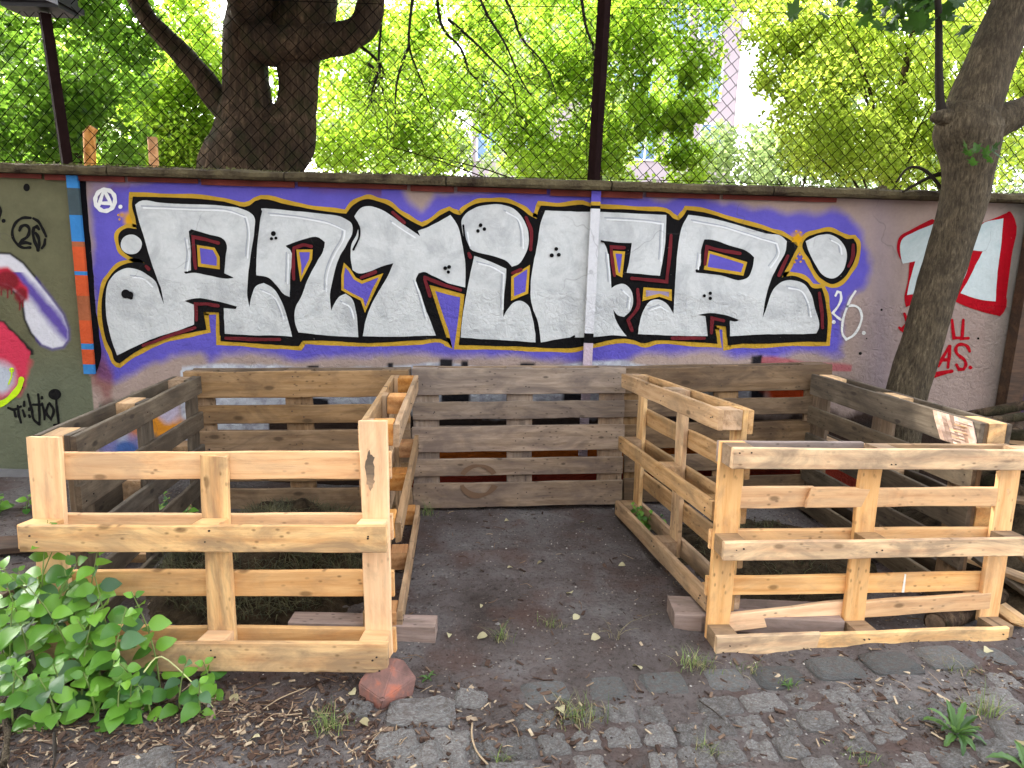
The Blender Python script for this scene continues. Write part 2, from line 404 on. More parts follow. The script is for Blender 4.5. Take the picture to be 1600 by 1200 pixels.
for (w_, gap, zt) in [(.17, .05, .004), (.14, .05, .006), (.17, .06, .004), (.16, .03, .006), (.2, .02, .008), (.19, .03, .012), (.2, .025, .013), (.18, .03, .012), (.17, .04, .006), (.16, .03, .0), (.15, .05, .0), (.15, .03, .002)]:
    put_stone(R.choice(SL), u + w_ / 2, -.075, w_, .135, zt, R.uniform(-.04, .04), 'paving_slab'); u += w_ + gap
for row in range(7):
    v = .065 + row * .098
    u = -.75 + .07 * (row % 2) + R.uniform(-.03, .03)
    while u < 2.5:
        w_ = R.choice([.1, .11, .12, .135, .15])
        uc = u + w_ / 2; buried = 0
        lim = -.05 - .12 * row
        if uc < lim: buried = 1 if R.random() < .8 else 0
        if 1.28 < uc < 1.75 and row < 2: buried = 1 if R.random() < .6 else 0
        if uc > 1.75 and row < 4: buried = R.random() < .6
        if R.random() < .09: buried = 1
        if not buried:
            put_stone(R.choice(SM), uc, v + R.uniform(-.008, .008), w_ - R.uniform(.002, .012), .098 - R.uniform(.0, .01), R.uniform(.003, .011), R.uniform(-.06, .06))
        u += w_
p = GZ(658, 1116)
o = obj('cobblestone', SM[2], None, ground); o.location = (p.x, p.y, gz(p.x, p.y) - .012); o.scale = (.21, .13, .03); o.rotation_euler = (0, 0, .12)
for (px, py, w_) in [(735, 1092, .09), (1555, 1095, .13), (620, 1165, .11), (560, 1108, .07), (700, 1160, .12), (700, 1190, .1), (230, 1195, .12), (650, 1185, .12), (1595, 1155, .12)]:
    p = GZ(px, py); o = obj('cobblestone', R.choice(SM), None, ground); o.location = (p.x, p.y, gz(p.x, p.y) - .019); o.scale = (w_ * 1.2, w_, .03); o.rotation_euler = (0, 0, R.uniform(-.5, .5))

# ------------------------------------------------------------------ wall with graffiti
WY = 4.0
wall = empty('graffiti_wall', (0, WY, 0))
tag(wall, 'low plastered wall covered in silver purple and red graffiti, behind the pallets', 'wall')
def wloc(px, py, k=0): p = PY(px, py, WY); return p.x, p.z
def wpx(x, z):
    """inverse of wloc, vectorised: the pixel of the traced drawing that lies at x, z of the wall"""
    zr = z - CH; zc = WY * c_ - zr * s_; yc = -(WY * s_ + zr * c_)
    uu = F * x / zc; vv = F * yc / zc
    return 800 + uu * cr - vv * sr, 600 + uu * sr + vv * cr
ALB = .84
def A(*c): return tuple(min(.82, x * ALB) for x in lin(*c))
PURP, PINK, WHITE, GREEN = A(98, 88, 182), A(168, 147, 136), A(196, 197, 196), A(102, 100, 74)
def inpoly(px, py, poly):
    ins = np.zeros(px.shape, bool); n = len(poly)
    for i in range(n):
        x1, y1 = poly[i]; x2, y2 = poly[(i + 1) % n]
        if y1 == y2: continue
        c = ((y1 > py) != (y2 > py)) & (px < (x2 - x1) * (py - y1) / (y2 - y1) + x1)
        ins ^= c
    return ins
def sdf(px, py, poly):
    d = np.full(px.shape, 1e9); n = len(poly)
    for i in range(n):
        x1, y1 = poly[i]; x2, y2 = poly[(i + 1) % n]; dx, dy = x2 - x1, y2 - y1; L2 = dx * dx + dy * dy + 1e-9
        t = np.clip(((px - x1) * dx + (py - y1) * dy) / L2, 0, 1)
        d = np.minimum(d, np.hypot(px - x1 - t * dx, py - y1 - t * dy))
    return np.where(inpoly(px, py, poly), -d, d)
PURPLE_CLOUD = [(140, 280), (625, 285), (640, 312), (658, 326), (680, 300), (905, 285), (1000, 306), (1100, 313), (1200, 326), (1230, 333), (1262, 335), (1300, 325), (1328, 333), (1350, 362), (1360, 395), (1356, 425), (1345, 448), (1322, 462), (1312, 490), (1322, 530), (1318, 556), (1300, 560), (1240, 551), (1170, 556), (1100, 551), (1037, 552), (960, 560), (860, 562), (800, 553), (740, 561), (690, 553), (640, 552), (590, 560), (548, 556), (500, 560), (460, 566), (430, 556), (350, 556), (328, 566), (312, 552), (270, 556), (225, 570), (180, 598), (158, 590), (146, 560), (140, 420)]
# the worm-like figures on the green panel
WORM = [(-40, 400), (-10, 397), (15, 398), (35, 412), (55, 436), (78, 465), (98, 492), (106, 515), (106, 530), (98, 541), (82, 544), (66, 538), (50, 520), (40, 498), (37, 475), (30, 462), (15, 447), (-5, 441), (-40, 440)]
REDBLOB = [(-40, 500), (5, 505), (25, 525), (50, 548), (52, 565), (44, 582), (35, 600), (25, 618), (0, 628), (-40, 630)]
def paint_colors(x, z):
    px, py = wpx(x, z)
    P = np.c_[x, z]; nz = fbm(P, 5, 4) * 6; n2 = fbm(P, 2.2, 3, 4.) ; n3 = fbm(P, 22, 4, 9.)
    C = np.zeros((len(x), 3)); C[:] = PINK
    C *= (1 + .10 * n2[:, None])
    def blend(mask, col): C[:] = C * (1 - mask[:, None]) + np.array(col) * mask[:, None]
    def soft(d, w): return np.clip(.5 - d / w, 0, 1)
    # right part: cooler violet tint beside the purple field, greenish by the far right edge
    blend(np.clip(1 - np.abs(px - 1375) / 45, 0, 1) * .35, A(120, 112, 138))
    blend(soft(1560 - px + nz, 60) * .6, A(116, 122, 112))
    blend(soft(660 - py + .25 * (1500 - px).clip(0) + nz, 24) * (px > 1250) * .8, A(132, 142, 132))
    # purple field
    blend(soft(sdf(px, py, PURPLE_CLOUD) + nz, 13), PURP)
    blend(soft(np.abs(py - 292) - 9 + nz * 1.2, 14) * (n2 > .12) * (px < 1100) * (px > 140) * .6, A(110, 60, 50))
    blend(soft(np.hypot(px - 150, py - 290) - 24 + nz, 20) * .8, A(150, 130, 132))
    blend(soft(np.hypot((px - 205) * 1.1, (py - 346) * .95) - 14 + nz * 1.2, 9), A(214, 156, 26)); blend(soft(np.hypot(px - 190, py - 336) - 4 + nz, 5), A(214, 156, 26)); blend(soft(np.hypot(px - 1247, py - 370) - 9 + nz, 9), A(214, 156, 26))
    # older white lettering lower down with black remnants
    top = 572 - 4 * np.sin(px * .021) + nz * .7
    w = soft(top - py, 5) * (px > 283) * (px < 1178)
    blend(w, A(198, 200, 206)); blend(w * np.clip(n3 * 1.4, 0, .5), A(140, 136, 150))
    for (a, b, c0, d0) in [(480, 498, 571, 582), (688, 706, 562, 580), (720, 732, 563, 582), (812, 836, 567, 580), (1174, 1190, 556, 575), (604, 615, 566, 582), (480, 515, 622, 640), (692, 733, 612, 632), (878, 920, 610, 632), (1175, 1195, 606, 625)]:
        blend(soft(np.maximum(np.maximum(a - px, px - b), np.maximum(c0 - py, py - d0)) + nz * .5, 3), A(34, 32, 36))
    blend(soft(558 - py + .08 * (px - 1190) + nz * .3, 4) * (px > 1190) * (px < 1330) * (py < 580) * .85, A(176, 92, 96))
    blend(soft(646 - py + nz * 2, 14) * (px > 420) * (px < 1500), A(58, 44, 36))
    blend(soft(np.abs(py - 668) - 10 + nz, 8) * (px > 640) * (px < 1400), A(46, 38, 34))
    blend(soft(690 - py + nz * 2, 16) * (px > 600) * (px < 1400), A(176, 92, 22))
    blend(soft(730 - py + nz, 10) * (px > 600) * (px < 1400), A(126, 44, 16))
    blend(soft(np.abs(px - 1228) - 32 + nz * 2, 14) * soft(np.abs(py - 615) - 14, 8), A(206, 76, 30))
    # left: pink and patchy scene seen through the side pallet
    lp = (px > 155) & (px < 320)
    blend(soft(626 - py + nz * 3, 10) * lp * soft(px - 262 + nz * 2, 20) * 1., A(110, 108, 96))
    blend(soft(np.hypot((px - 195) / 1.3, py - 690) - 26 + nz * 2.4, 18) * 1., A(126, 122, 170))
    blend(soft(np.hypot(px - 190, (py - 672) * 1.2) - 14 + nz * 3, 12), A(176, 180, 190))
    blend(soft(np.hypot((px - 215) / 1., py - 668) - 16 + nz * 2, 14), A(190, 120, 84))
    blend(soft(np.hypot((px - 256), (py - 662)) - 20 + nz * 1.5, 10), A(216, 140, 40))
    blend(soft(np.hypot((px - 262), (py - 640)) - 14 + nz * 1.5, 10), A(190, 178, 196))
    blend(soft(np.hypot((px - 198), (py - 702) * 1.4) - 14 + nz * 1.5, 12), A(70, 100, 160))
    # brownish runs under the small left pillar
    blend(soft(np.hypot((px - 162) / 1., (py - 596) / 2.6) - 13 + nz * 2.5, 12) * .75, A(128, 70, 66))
    # ---- green left panel
    g = px < 134 - (600 - py) * .105 + 8
    gm = g & (px < 150)
    C[gm] = GREEN; C[gm] *= (1 + .12 * n2[gm][:, None] + .05 * n3[gm][:, None])
    def blg(mask, col): blend(mask * gm, col)
    blg(soft(560 - py + nz, 60) * .4, A(112, 122, 104))
    dW = sdf(px, py, WORM)
    blg(soft(dW - 3.5 + np.maximum(0, (py - 470)) * -.0, 2.5) * ((py < 445) | (py > 470) | (px < 40)) * (px < 64), A(22, 20, 20))
    blg(soft(dW - 2, 8) * (px > 55), A(84, 66, 150))
    blg(soft(dW, 2.5), A(212, 210, 216))
    blg(soft(np.abs((px - 62) * .85 - (py - 470) * .7) - 9 + nz, 12) * soft(dW, 4) * (py > 425), A(96, 78, 156))
    blg(soft(np.abs(py - 432 - np.maximum(px - 12, 0) * .9) - 9 + nz, 8) * soft(px - 44, 6) * soft(dW - 4, 3), A(186, 42, 62))
    blg(soft(np.hypot(px - 12, (py - 440) * 1.2) - 14 + nz, 7) * .9, A(120, 22, 34))
    blg(soft(np.hypot(px - 32, (py - 462) * .8) - 8 + nz, 5) * .9, A(120, 22, 34))
    for dx_, y0, y1 in [(2, 450, 462), (12, 450, 466), (18, 450, 460), (31, 470, 485), (36, 468, 480)]:
        blg(soft(np.maximum(np.abs(px - dx_) - 1.3, np.maximum(y0 - py, py - y1)), 1.5), A(120, 22, 34))
    dR = sdf(px, py, REDBLOB)
    blg(soft(dR - 3 + nz * .5, 3) * (py < 555), A(24, 20, 20))
    blg(soft(dR + nz * 1.2, np.where(py > 560, 12, 2)), A(206, 56, 82))
    blg(soft(np.hypot(px - 0, (py - 592) * .8) - 20 + nz, 14), A(190, 196, 206))
    return np.clip(C, .01, .85)
def wall_panel(name, x0, x1, mat, step=.0105, z0=-.15, z1=1.815):
    xs = np.arange(x0, x1 + step * .5, (x1 - x0) / max(1, round((x1 - x0) / step))); zs = np.arange(z0, z1 + 1e-4, (z1 - z0) / round((z1 - z0) / step))
    XX, ZZ = np.meshgrid(xs, zs); xr, zr = XX.ravel(), ZZ.ravel()
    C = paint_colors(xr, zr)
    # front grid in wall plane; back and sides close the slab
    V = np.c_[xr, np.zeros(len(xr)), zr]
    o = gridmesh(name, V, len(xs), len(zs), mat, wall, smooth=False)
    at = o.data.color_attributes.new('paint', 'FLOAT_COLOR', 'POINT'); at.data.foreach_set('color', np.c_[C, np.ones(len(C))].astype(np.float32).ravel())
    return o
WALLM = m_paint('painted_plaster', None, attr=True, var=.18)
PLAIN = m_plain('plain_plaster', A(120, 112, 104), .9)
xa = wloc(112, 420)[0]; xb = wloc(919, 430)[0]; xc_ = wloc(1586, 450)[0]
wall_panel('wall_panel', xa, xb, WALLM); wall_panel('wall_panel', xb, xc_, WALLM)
wall_panel('wall_panel', xa - .75, xa, WALLM, .0058)
b = MB(); b.box((-9, .012, -.3), (9, .24, 1.813)); b.build('wall_core', PLAIN, wall)
b = MB(); b.box((-9, .0, -.3), (xa - .75, .012, 1.813)); b.box((xc_ + .55, .0, -.3), (9, .012, 1.813)); b.build('wall_panel', m_plain('green_plaster', GREEN, .9), wall)
b = MB(); b.box((xc_, .004, -.3), (xc_ + .55, .012, 1.813)); b.build('wall_panel', m_plain('purple_dark_plaster', A(62, 44, 66), .9), wall)

# flat paint shapes: name, material, layer
LAY = .0011
PM = {}
def pm(key, col, **kw):
    if key not in PM: PM[key] = m_paint('spray_' + key, col, **kw)
    return PM[key]
pm('black', A(14, 12, 13), var=.3); pm('silver', A(204, 206, 204), var=.12, blotch=A(168, 170, 170)); pm('yellow', A(196, 156, 52), var=.3)
pm('purple', A(98, 87, 182), var=.15); pm('darkred', A(112, 36, 42), var=.45); pm('sheen', A(168, 172, 176), var=.1); pm('highlight', A(226, 228, 228), var=.05)
pm('white', A(226, 226, 222), var=.08); pm('red', A(172, 4, 24), var=.25); pm('tagblack', A(16, 15, 14), var=.2); pm('mint', A(196, 206, 204), var=.1, blotch=A(168, 184, 184))
pm('amber', A(216, 158, 24), var=.25); pm('neon', A(196, 232, 30), var=.15); pm('mauve', A(150, 136, 160), var=.2)
pm('brown', A(92, 56, 44), var=.2)
def smooth_poly(pts, closed=True, sub=5, ang=52, wob=.35):
    n = len(pts); P = [Vector((float(a), float(b))) for a, b in pts]; out = []
    def tan(i):
        a, b, c = P[(i - 1) % n], P[i], P[(i + 1) % n]
        if not closed and i == 0: return c - b, c - b
        if not closed and i == n - 1: return b - a, b - a
        d1, d2 = b - a, c - b
        if d1.length < 1e-6 or d2.length < 1e-6: return d1, d2
        if math.degrees(d1.angle(d2)) > ang: return d1, d2
        u_ = (d1.normalized() * d2.length + d2.normalized() * d1.length); u_.normalize()
        return u_ * d1.length, u_ * d2.length
    T = [tan(i) for i in range(n)]
    for i in range(n if closed else n - 1):
        j = (i + 1) % n; p0, p1 = P[i], P[j]; t0, t1 = T[i][1], T[j][0]
        for k in range(sub):
            t = k / sub; h = (2 * t ** 3 - 3 * t * t + 1, t ** 3 - 2 * t * t + t, -2 * t ** 3 + 3 * t * t, t ** 3 - t * t)
            out.append(p0 * h[0] + t0 * h[1] + p1 * h[2] + t1 * h[3])
    if not closed: out.append(P[-1])
    if wob:
        A_ = np.array([tuple(p) for p in out]); 
        out = [Vector((a[0] + wob * dx_, a[1] + wob * dy_)) for a, dx_, dy_ in zip(A_, vnoise(A_ / 9.), vnoise(A_ / 9., 1, 5.))]
    return out
JIT = [0]
def ly(layer): JIT[0] += 1; return -LAY * layer - .00002 * (JIT[0] % 16)
def P3(p, y): x, z = wloc(p[0], p[1]); return (x, y, z)
def fill(name, pts, mat, layer, smooth=True, wob=.35, parent=wall):
    S = smooth_poly(pts, wob=wob) if smooth else [Vector(p) for p in pts]
    tri = tessellate_polygon([[Vector((p.x, p.y, 0)) for p in S]])
    y = ly(layer)
    Fc = []
    for t in tri:
        a, b, c = [S[i] for i in t]
        cr_ = (b - a).x * (c - a).y - (b - a).y * (c - a).x
        Fc.append(t if cr_ < 0 else (t[0], t[2], t[1]))
    return mesh(name, [P3(p, y) for p in S], [tuple(reversed(f)) for f in Fc], PM[mat], parent)
def ribbon(S, w, y, closed, V, Fc, taper=False):
    n = len(S); L_ = []; R_ = []
    for i in range(n):
        a = S[(i - 1) % n] if (closed or i > 0) else S[i]; c = S[(i + 1) % n] if (closed or i < n - 1) else S[i]
        d1 = S[i] - a; d2 = c - S[i]
        d1 = d1.normalized() if d1.length > 1e-6 else d2.normalized(); d2 = d2.normalized() if d2.length > 1e-6 else d1
        n1 = Vector((-d1.y, d1.x)); n2 = Vector((-d2.y, d2.x)); m = n1 + n2
        if m.length < .3: m = n1
        m.normalize(); k = 1 / max(.55, m.dot(n1)); ww = w * (1 + .12 * math.sin(i * .7 + w))
        if taper: ww *= math.sin(math.pi * (i + .6) / (n + .2)) ** .5
        L_.append(S[i] + m * ww * .5 * k); R_.append(S[i] - m * ww * .5 * k)
    if not closed:   # rounded ends
        for L2, sgn, at in ((0, -1, 0), (1, 1, n - 1)):
            pass
    b0 = len(V)
    for l_, r_ in zip(L_, R_): V.append(P3(l_, y)); V.append(P3(r_, y))
    for i in range(n if closed else n - 1):
        j = (i + 1) % n; Fc.append((b0 + 2 * i, b0 + 2 * i + 1, b0 + 2 * j + 1, b0 + 2 * j))
    if not closed:
        for at, sgn in ((0, -1), (n - 1, 1)):
            d = (S[1] - S[0]) if at == 0 else (S[-1] - S[-2]); d = d.normalized() * sgn; r = (L_[at] - R_[at]).length / 2
            nn = (L_[at] - R_[at]).normalized(); c = (L_[at] + R_[at]) / 2; k0 = len(V); idx = []
            for q in range(1, 6):
                t = math.pi * q / 6; V.append(P3(c + nn * math.cos(t) * r + d * math.sin(t) * r, y)); idx.append(k0 + q - 1)
            Fc.append(tuple([b0 + 2 * at] + idx + [b0 + 2 * at + 1]))
def stroke(name, lines, w, mat, layer, closed=False, smooth=True, wob=.35, parent=wall, taper=False):
    V = []; Fc = []
    for ln in lines:
        S = smooth_poly(ln, closed, wob=wob) if smooth else [Vector(p) for p in ln]
        ribbon(S, w, ly(layer), closed, V, Fc, taper)
    return mesh(name, V, Fc, PM[mat], parent)
def disc(cx_, cy_, rx, ry=None, n=14): ry = ry or rx; return [(cx_ + rx * math.cos(2 * math.pi * k / n), cy_ + ry * math.sin(2 * math.pi * k / n)) for k in range(n)]

SIL = [(208, 307), (250, 308), (300, 310), (350, 315), (390, 321), (399, 314), (450, 320), (500, 329), (541, 334), (551, 322), (562, 314), (575, 311), (590, 314), (606, 320), (625, 334), (640, 344), (660, 354), (670, 349), (687, 337), (702, 329), (711, 334), (719, 336), (726, 329), (737, 321), (755, 316), (775, 315), (800, 319), (815, 327), (828, 337), (839, 342), (841, 330), (845, 321), (875, 323), (910, 320), (932, 325), (975, 327), (1012, 330), (1045, 334), (1052, 341), (1061, 344), (1069, 335), (1073, 328), (1100, 332), (1150, 347), (1200, 361), (1215, 366), (1230, 372), (1246, 385), (1238, 402), (1228, 420), (1221, 434), (1235, 431), (1248, 433), (1261, 441), (1270, 450), (1284, 450), (1288, 462), (1291, 482), (1293, 505), (1291, 534), (1250, 534), (1200, 537), (1150, 538), (1137, 540), (1134, 510), (1116, 507), (1121, 537), (1075, 534), (1025, 532), (1003, 536), (990, 531), (920, 539), (900, 543), (862, 544), (825, 542), (760, 540), (717, 539), (726, 460), (671, 445), (700, 535), (697, 533), (650, 532), (575, 536), (500, 532), (473, 532), (467, 541), (432, 539), (390, 536), (345, 533), (344, 486), (318, 485), (323, 515), (287, 522), (250, 532), (214, 549), (187, 568), (182, 566), (175, 550), (166, 530), (160, 497), (161, 460), (167, 440), (177, 425), (192, 414), (207, 410), (226, 411), (220, 406), (205, 402), (192, 392), (186, 380), (187, 365), (197, 357), (214, 358), (212, 342), (207, 322)]
DOT = [(1259, 372), (1275, 365), (1295, 362), (1312, 368), (1322, 373), (1333, 373), (1338, 382), (1337, 400), (1328, 420), (1315, 437), (1300, 444), (1285, 437), (1272, 422), (1264, 405), (1256, 393), (1253, 384)]
stroke('yellow_outline', [SIL], 13, 'yellow', 1, closed=True); stroke('yellow_outline', [DOT], 13, 'yellow', 2, closed=True)
fill('black_backing', SIL, 'black', 3); fill('black_backing', DOT, 'black', 3.3)
LET = [
 ('graffiti_letter', [(212, 320), (218, 315), (250, 317), (287, 319), (350, 322), (385, 329), (397, 338), (398, 360), (392, 400), (388, 435), (387, 462), (390, 480), (394, 462), (401, 447), (413, 442), (427, 450), (438, 466), (446, 485), (452, 505), (457, 526), (430, 524), (400, 524), (352, 521), (350, 481), (328, 478), (304, 476), (304, 507), (280, 516), (250, 525), (212, 541), (184, 555), (175, 530), (168, 500), (166, 467), (170, 442), (181, 427), (198, 419), (215, 421), (232, 430), (244, 440), (250, 457), (257, 476), (252, 450), (245, 432), (235, 402), (225, 368), (217, 342)]),
 ('graffiti_letter', [(409, 326), (415, 326), (450, 329), (500, 334), (540, 342), (550, 350), (551, 362), (542, 382), (530, 403), (521, 435), (516, 460), (518, 485), (523, 474), (531, 463), (540, 459), (550, 466), (556, 484), (559, 505), (560, 527), (512, 524), (467, 519), (462, 506), (461, 485), (472, 462), (482, 435), (497, 407), (506, 390), (506, 378), (497, 373), (475, 376), (447, 385), (454, 391), (454, 430), (453, 464), (445, 460), (433, 446), (420, 434), (401, 430), (401, 415), (404, 370), (407, 345)]),
 ('graffiti_letter', [(554, 338), (562, 327), (575, 322), (590, 325), (610, 336), (632, 352), (657, 369), (653, 361), (675, 352), (704, 336), (715, 352), (722, 380), (727, 412), (727, 449), (700, 442), (675, 430), (662, 425), (654, 427), (650, 436), (657, 457), (665, 482), (674, 505), (681, 524), (650, 525), (610, 526), (567, 525), (571, 503), (580, 477), (595, 450), (607, 430), (615, 411), (595, 417), (575, 425), (561, 427), (551, 422), (548, 402), (550, 382), (558, 365), (561, 352)]),
 ('graffiti_letter', [(721, 345), (727, 335), (740, 326), (762, 320), (785, 320), (802, 326), (816, 340), (824, 357), (826, 380), (821, 397), (811, 412), (800, 417), (793, 409), (770, 400), (733, 387), (726, 375), (722, 357)]),
 ('graffiti_letter', [(741, 400), (762, 407), (791, 420), (790, 442), (787, 470), (786, 495), (794, 482), (802, 473), (813, 470), (825, 477), (832, 497), (836, 518), (837, 535), (800, 532), (760, 530), (720, 527), (722, 500), (727, 470), (734, 432)]),
 ('graffiti_letter', [(852, 329), (882, 330), (900, 331), (932, 331), (975, 333), (1041, 336), (1039, 380), (1031, 431), (1000, 428), (979, 426), (984, 402), (987, 380), (965, 379), (942, 376), (948, 390), (953, 420), (955, 450), (963, 445), (975, 444), (985, 452), (989, 467), (985, 485), (975, 495), (965, 492), (958, 484), (962, 499), (970, 514), (979, 525), (955, 524), (920, 527), (892, 527), (845, 535), (841, 505), (830, 472), (829, 452), (832, 420), (840, 380), (845, 347)]),
 ('graffiti_letter', [(997, 522), (999, 505), (1005, 485), (1015, 471), (1028, 468), (1041, 474), (1052, 490), (1054, 455), (1056, 420), (1060, 380), (1067, 350), (1075, 336), (1100, 339), (1150, 351), (1197, 365), (1220, 369), (1229, 377), (1227, 392), (1215, 415), (1204, 438), (1196, 465), (1191, 497), (1198, 478), (1208, 452), (1222, 440), (1240, 438), (1256, 444), (1266, 458), (1273, 482), (1279, 512), (1275, 521), (1240, 522), (1200, 522), (1140, 525), (1140, 500), (1120, 496), (1102, 494), (1106, 525), (1050, 524)]),
 ('graffiti_dot', [(1258, 377), (1275, 369), (1292, 366), (1308, 372), (1320, 387), (1322, 405), (1315, 425), (1300, 435), (1287, 431), (1275, 416), (1264, 395)]),
 ('graffiti_dot', disc(206, 382, 16.5, 15.5)),
]
letters = [fill(n, p, 'silver', 5) for n, p in LET]
# black counters and wedges on the letters
BL = [[(296, 361), (300, 358), (325, 366), (350, 374), (354, 380), (353, 402), (351, 427), (366, 434), (361, 435), (325, 430), (300, 426), (291, 428), (288, 425), (299, 422), (299, 390)],
      [(289, 470), (307, 466), (342, 471), (371, 479), (369, 483), (350, 481), (351, 524), (344, 524), (343, 488), (318, 487), (322, 512), (304, 512), (304, 476)],
      [(1100, 374), (1107, 374), (1140, 384), (1172, 396), (1178, 402), (1175, 420), (1167, 434), (1160, 437), (1125, 430), (1087, 426), (1086, 422), (1091, 419), (1095, 390)],
      [(1089, 492), (1110, 489), (1142, 495), (1154, 500), (1150, 502), (1140, 501), (1140, 527), (1135, 527), (1134, 510), (1116, 508), (1120, 530), (1106, 530), (1102, 494)],
      [(447, 384), (475, 374), (498, 371), (508, 378), (507, 388), (500, 384), (470, 380), (450, 388)]]
for p in BL: fill('black_counter', p, 'black', 6)
YEL = [[(311, 385), (335, 389), (342, 402), (342, 418), (313, 414)], [(466, 392), (487, 392), (486, 405), (478, 421), (471, 436), (469, 415)],
       [(539, 414), (546, 421), (555, 435), (566, 441), (596, 430), (585, 452), (571, 484), (566, 468), (550, 460), (536, 452), (536, 430)],
       [(801, 433), (826, 417), (823, 457), (801, 466)], [(959, 394), (974, 395), (970, 430), (964, 427)],
       [(1007, 451), (1047, 454), (1047, 467), (1030, 461), (1006, 467)], [(1107, 394), (1125, 399), (1164, 411), (1159, 428), (1102, 419)]]
for i, p in enumerate(YEL):
    fill('purple_counter', p, 'mauve' if i == 5 else 'purple', 7, wob=.2); stroke('yellow_outline', [p], 4.6, 'yellow', 8, closed=True, smooth=False)
# purple wedges under the letters get their own yellow edge from the outline already; dark red shading
RED = [[(307, 419), (304, 392), (303, 370), (322, 374), (342, 380)], [(308, 500), (307, 475), (325, 475), (342, 478)], [(306, 512), (270, 523), (225, 540)], [(354, 528), (400, 530), (438, 530)],
       [(460, 436), (459, 412), (460, 388), (475, 383), (487, 385)], [(565, 434), (587, 425)], [(664, 433), (690, 444), (720, 453)], [(664, 436), (672, 462)], [(614, 332), (632, 348)],
       [(801, 427), (814, 421)], [(822, 340), (830, 362), (829, 390)], [(960, 430), (956, 405), (955, 386), (975, 387)], [(1048, 368), (1045, 405), (1041, 440), (1010, 437), (987, 435)],
       [(996, 452), (996, 480), (981, 500), (987, 516)], [(1101, 413), (1104, 386), (1125, 391), (1155, 396)], [(1111, 520), (1112, 497), (1130, 501)], [(1100, 528), (1050, 528)],
       [(1332, 383), (1331, 402), (1325, 416)], [(1279, 458), (1283, 487), (1284, 512)], [(1230, 400), (1216, 430)], [(230, 416), (234, 420)], [(733, 396), (735, 402)]]
stroke('dark_red_shading', RED, 5.2, 'darkred', 9)
# grey sheen lines just inside the letters
SH = [[(222, 322), (300, 325), (360, 329), (382, 337), (386, 352), (384, 400)], [(290, 372), (293, 400), (290, 420)], [(420, 333), (480, 340), (520, 350), (536, 358), (534, 370), (520, 395), (508, 430), (507, 452)], [(448, 395), (447, 440)],
      [(610, 345), (635, 362), (645, 368)], [(646, 438), (656, 468), (664, 497)], [(745, 409), (765, 414), (784, 425), (782, 480)], [(788, 329), (806, 340), (813, 360), (814, 385)], [(727, 360), (731, 381)],
      [(945, 340), (1000, 343), (1032, 347), (1029, 405)], [(946, 395), (950, 440)], [(1080, 344), (1120, 351), (1180, 369), (1210, 378), (1213, 392), (1200, 415)], [(1090, 395), (1087, 418)], [(205, 430), (222, 433), (236, 445)],
      [(408, 452), (424, 460), (436, 480), (441, 495)], [(532, 470), (545, 478), (550, 495)], [(970, 452), (981, 462), (979, 480)], [(1228, 447), (1248, 452), (1258, 468), (1263, 492)], [(1295, 373), (1308, 381), (1311, 394)], [(1012, 482), (1028, 476), (1040, 484)]]
stroke('grey_sheen_line', SH, 2.0, 'sheen', 6.5); stroke('pale_sheen_line', [[(a + 3.5, b + 3) for a, b in l] for l in SH], 2.4, 'highlight', 6.8)
# black dots
for (a, b_, r_) in [(198, 459, 7), (204, 461, 6), (206, 465, 3), (428, 365, 3.8), (425, 373, 2.6), (432, 372, 2.4), (751, 352, 3), (747, 361, 2.8), (757, 358, 2.8), (696, 419, 3), (702, 417, 3), (701, 425, 2.6), (869, 389, 3), (862, 399, 3.2), (873, 398, 3), (1100, 462, 2.4), (1109, 458, 2.6), (1109, 466, 2.6)]:
    fill('black_spot', disc(a, b_, r_), 'black', 9.5, wob=.2)
# soft grey shading of letters: few short dark strokes at letter roots
stroke('black_shading_line', [[(549, 345), (560, 352), (562, 368), (553, 390)], [(409, 330), (404, 352), (402, 372)], [(724, 352), (727, 374), (733, 388)], [(940, 377), (946, 379)], [(890, 529), (897, 525)]], 3.2, 'black', 9.2)
# amber bursts
def burst(cx_, cy_, r0, r1, n, seed):
    q = random.Random(seed); return [(cx_ + math.cos(2 * math.pi * k / n) * (r1 if k % 2 else r0) * q.uniform(.7, 1.15), cy_ + math.sin(2 * math.pi * k / n) * (r1 if k % 2 else r0) * q.uniform(.7, 1.15)) for k in range(n)]
fill('amber_burst', burst(1246, 374, 6, 10, 12, 3), 'amber', 7.6)
for (a, b_) in [(1243, 361), (1250, 363), (1244, 404), (1250, 409), (1254, 404), (1241, 410), (1249, 398), (186, 336), (188, 343)]: fill('amber_spot', disc(a, b_, 1.7), 'amber', 7.9)
# white circled A and the small tag on the right
stroke('circled_letter', [disc(165, 313, 15.5, 16.5, 18)], 6.2, 'white', 4, closed=True); stroke('circled_letter', [[(154, 325), (158, 312), (163, 298)], [(164, 298), (170, 310), (177, 325)], [(158, 317), (173, 318)]], 5.2, 'white', 4.4)
fill('white_spot', disc(189, 323, 3.2), 'white', 4)
stroke('white_tag', [[(1305, 462), (1308, 456), (1313, 457), (1314, 466), (1308, 480), (1301, 489), (1306, 494), (1313, 499)], [(1336, 455), (1328, 468), (1322, 482), (1316, 505), (1316, 522), (1322, 530), (1331, 525), (1342, 510), (1346, 495), (1341, 481), (1332, 477), (1323, 479)]], 3.6, 'white', 4)
for (a, b_) in [(1302, 503), (1349, 520)]: fill('white_spot', disc(a, b_, 3), 'white', 4)
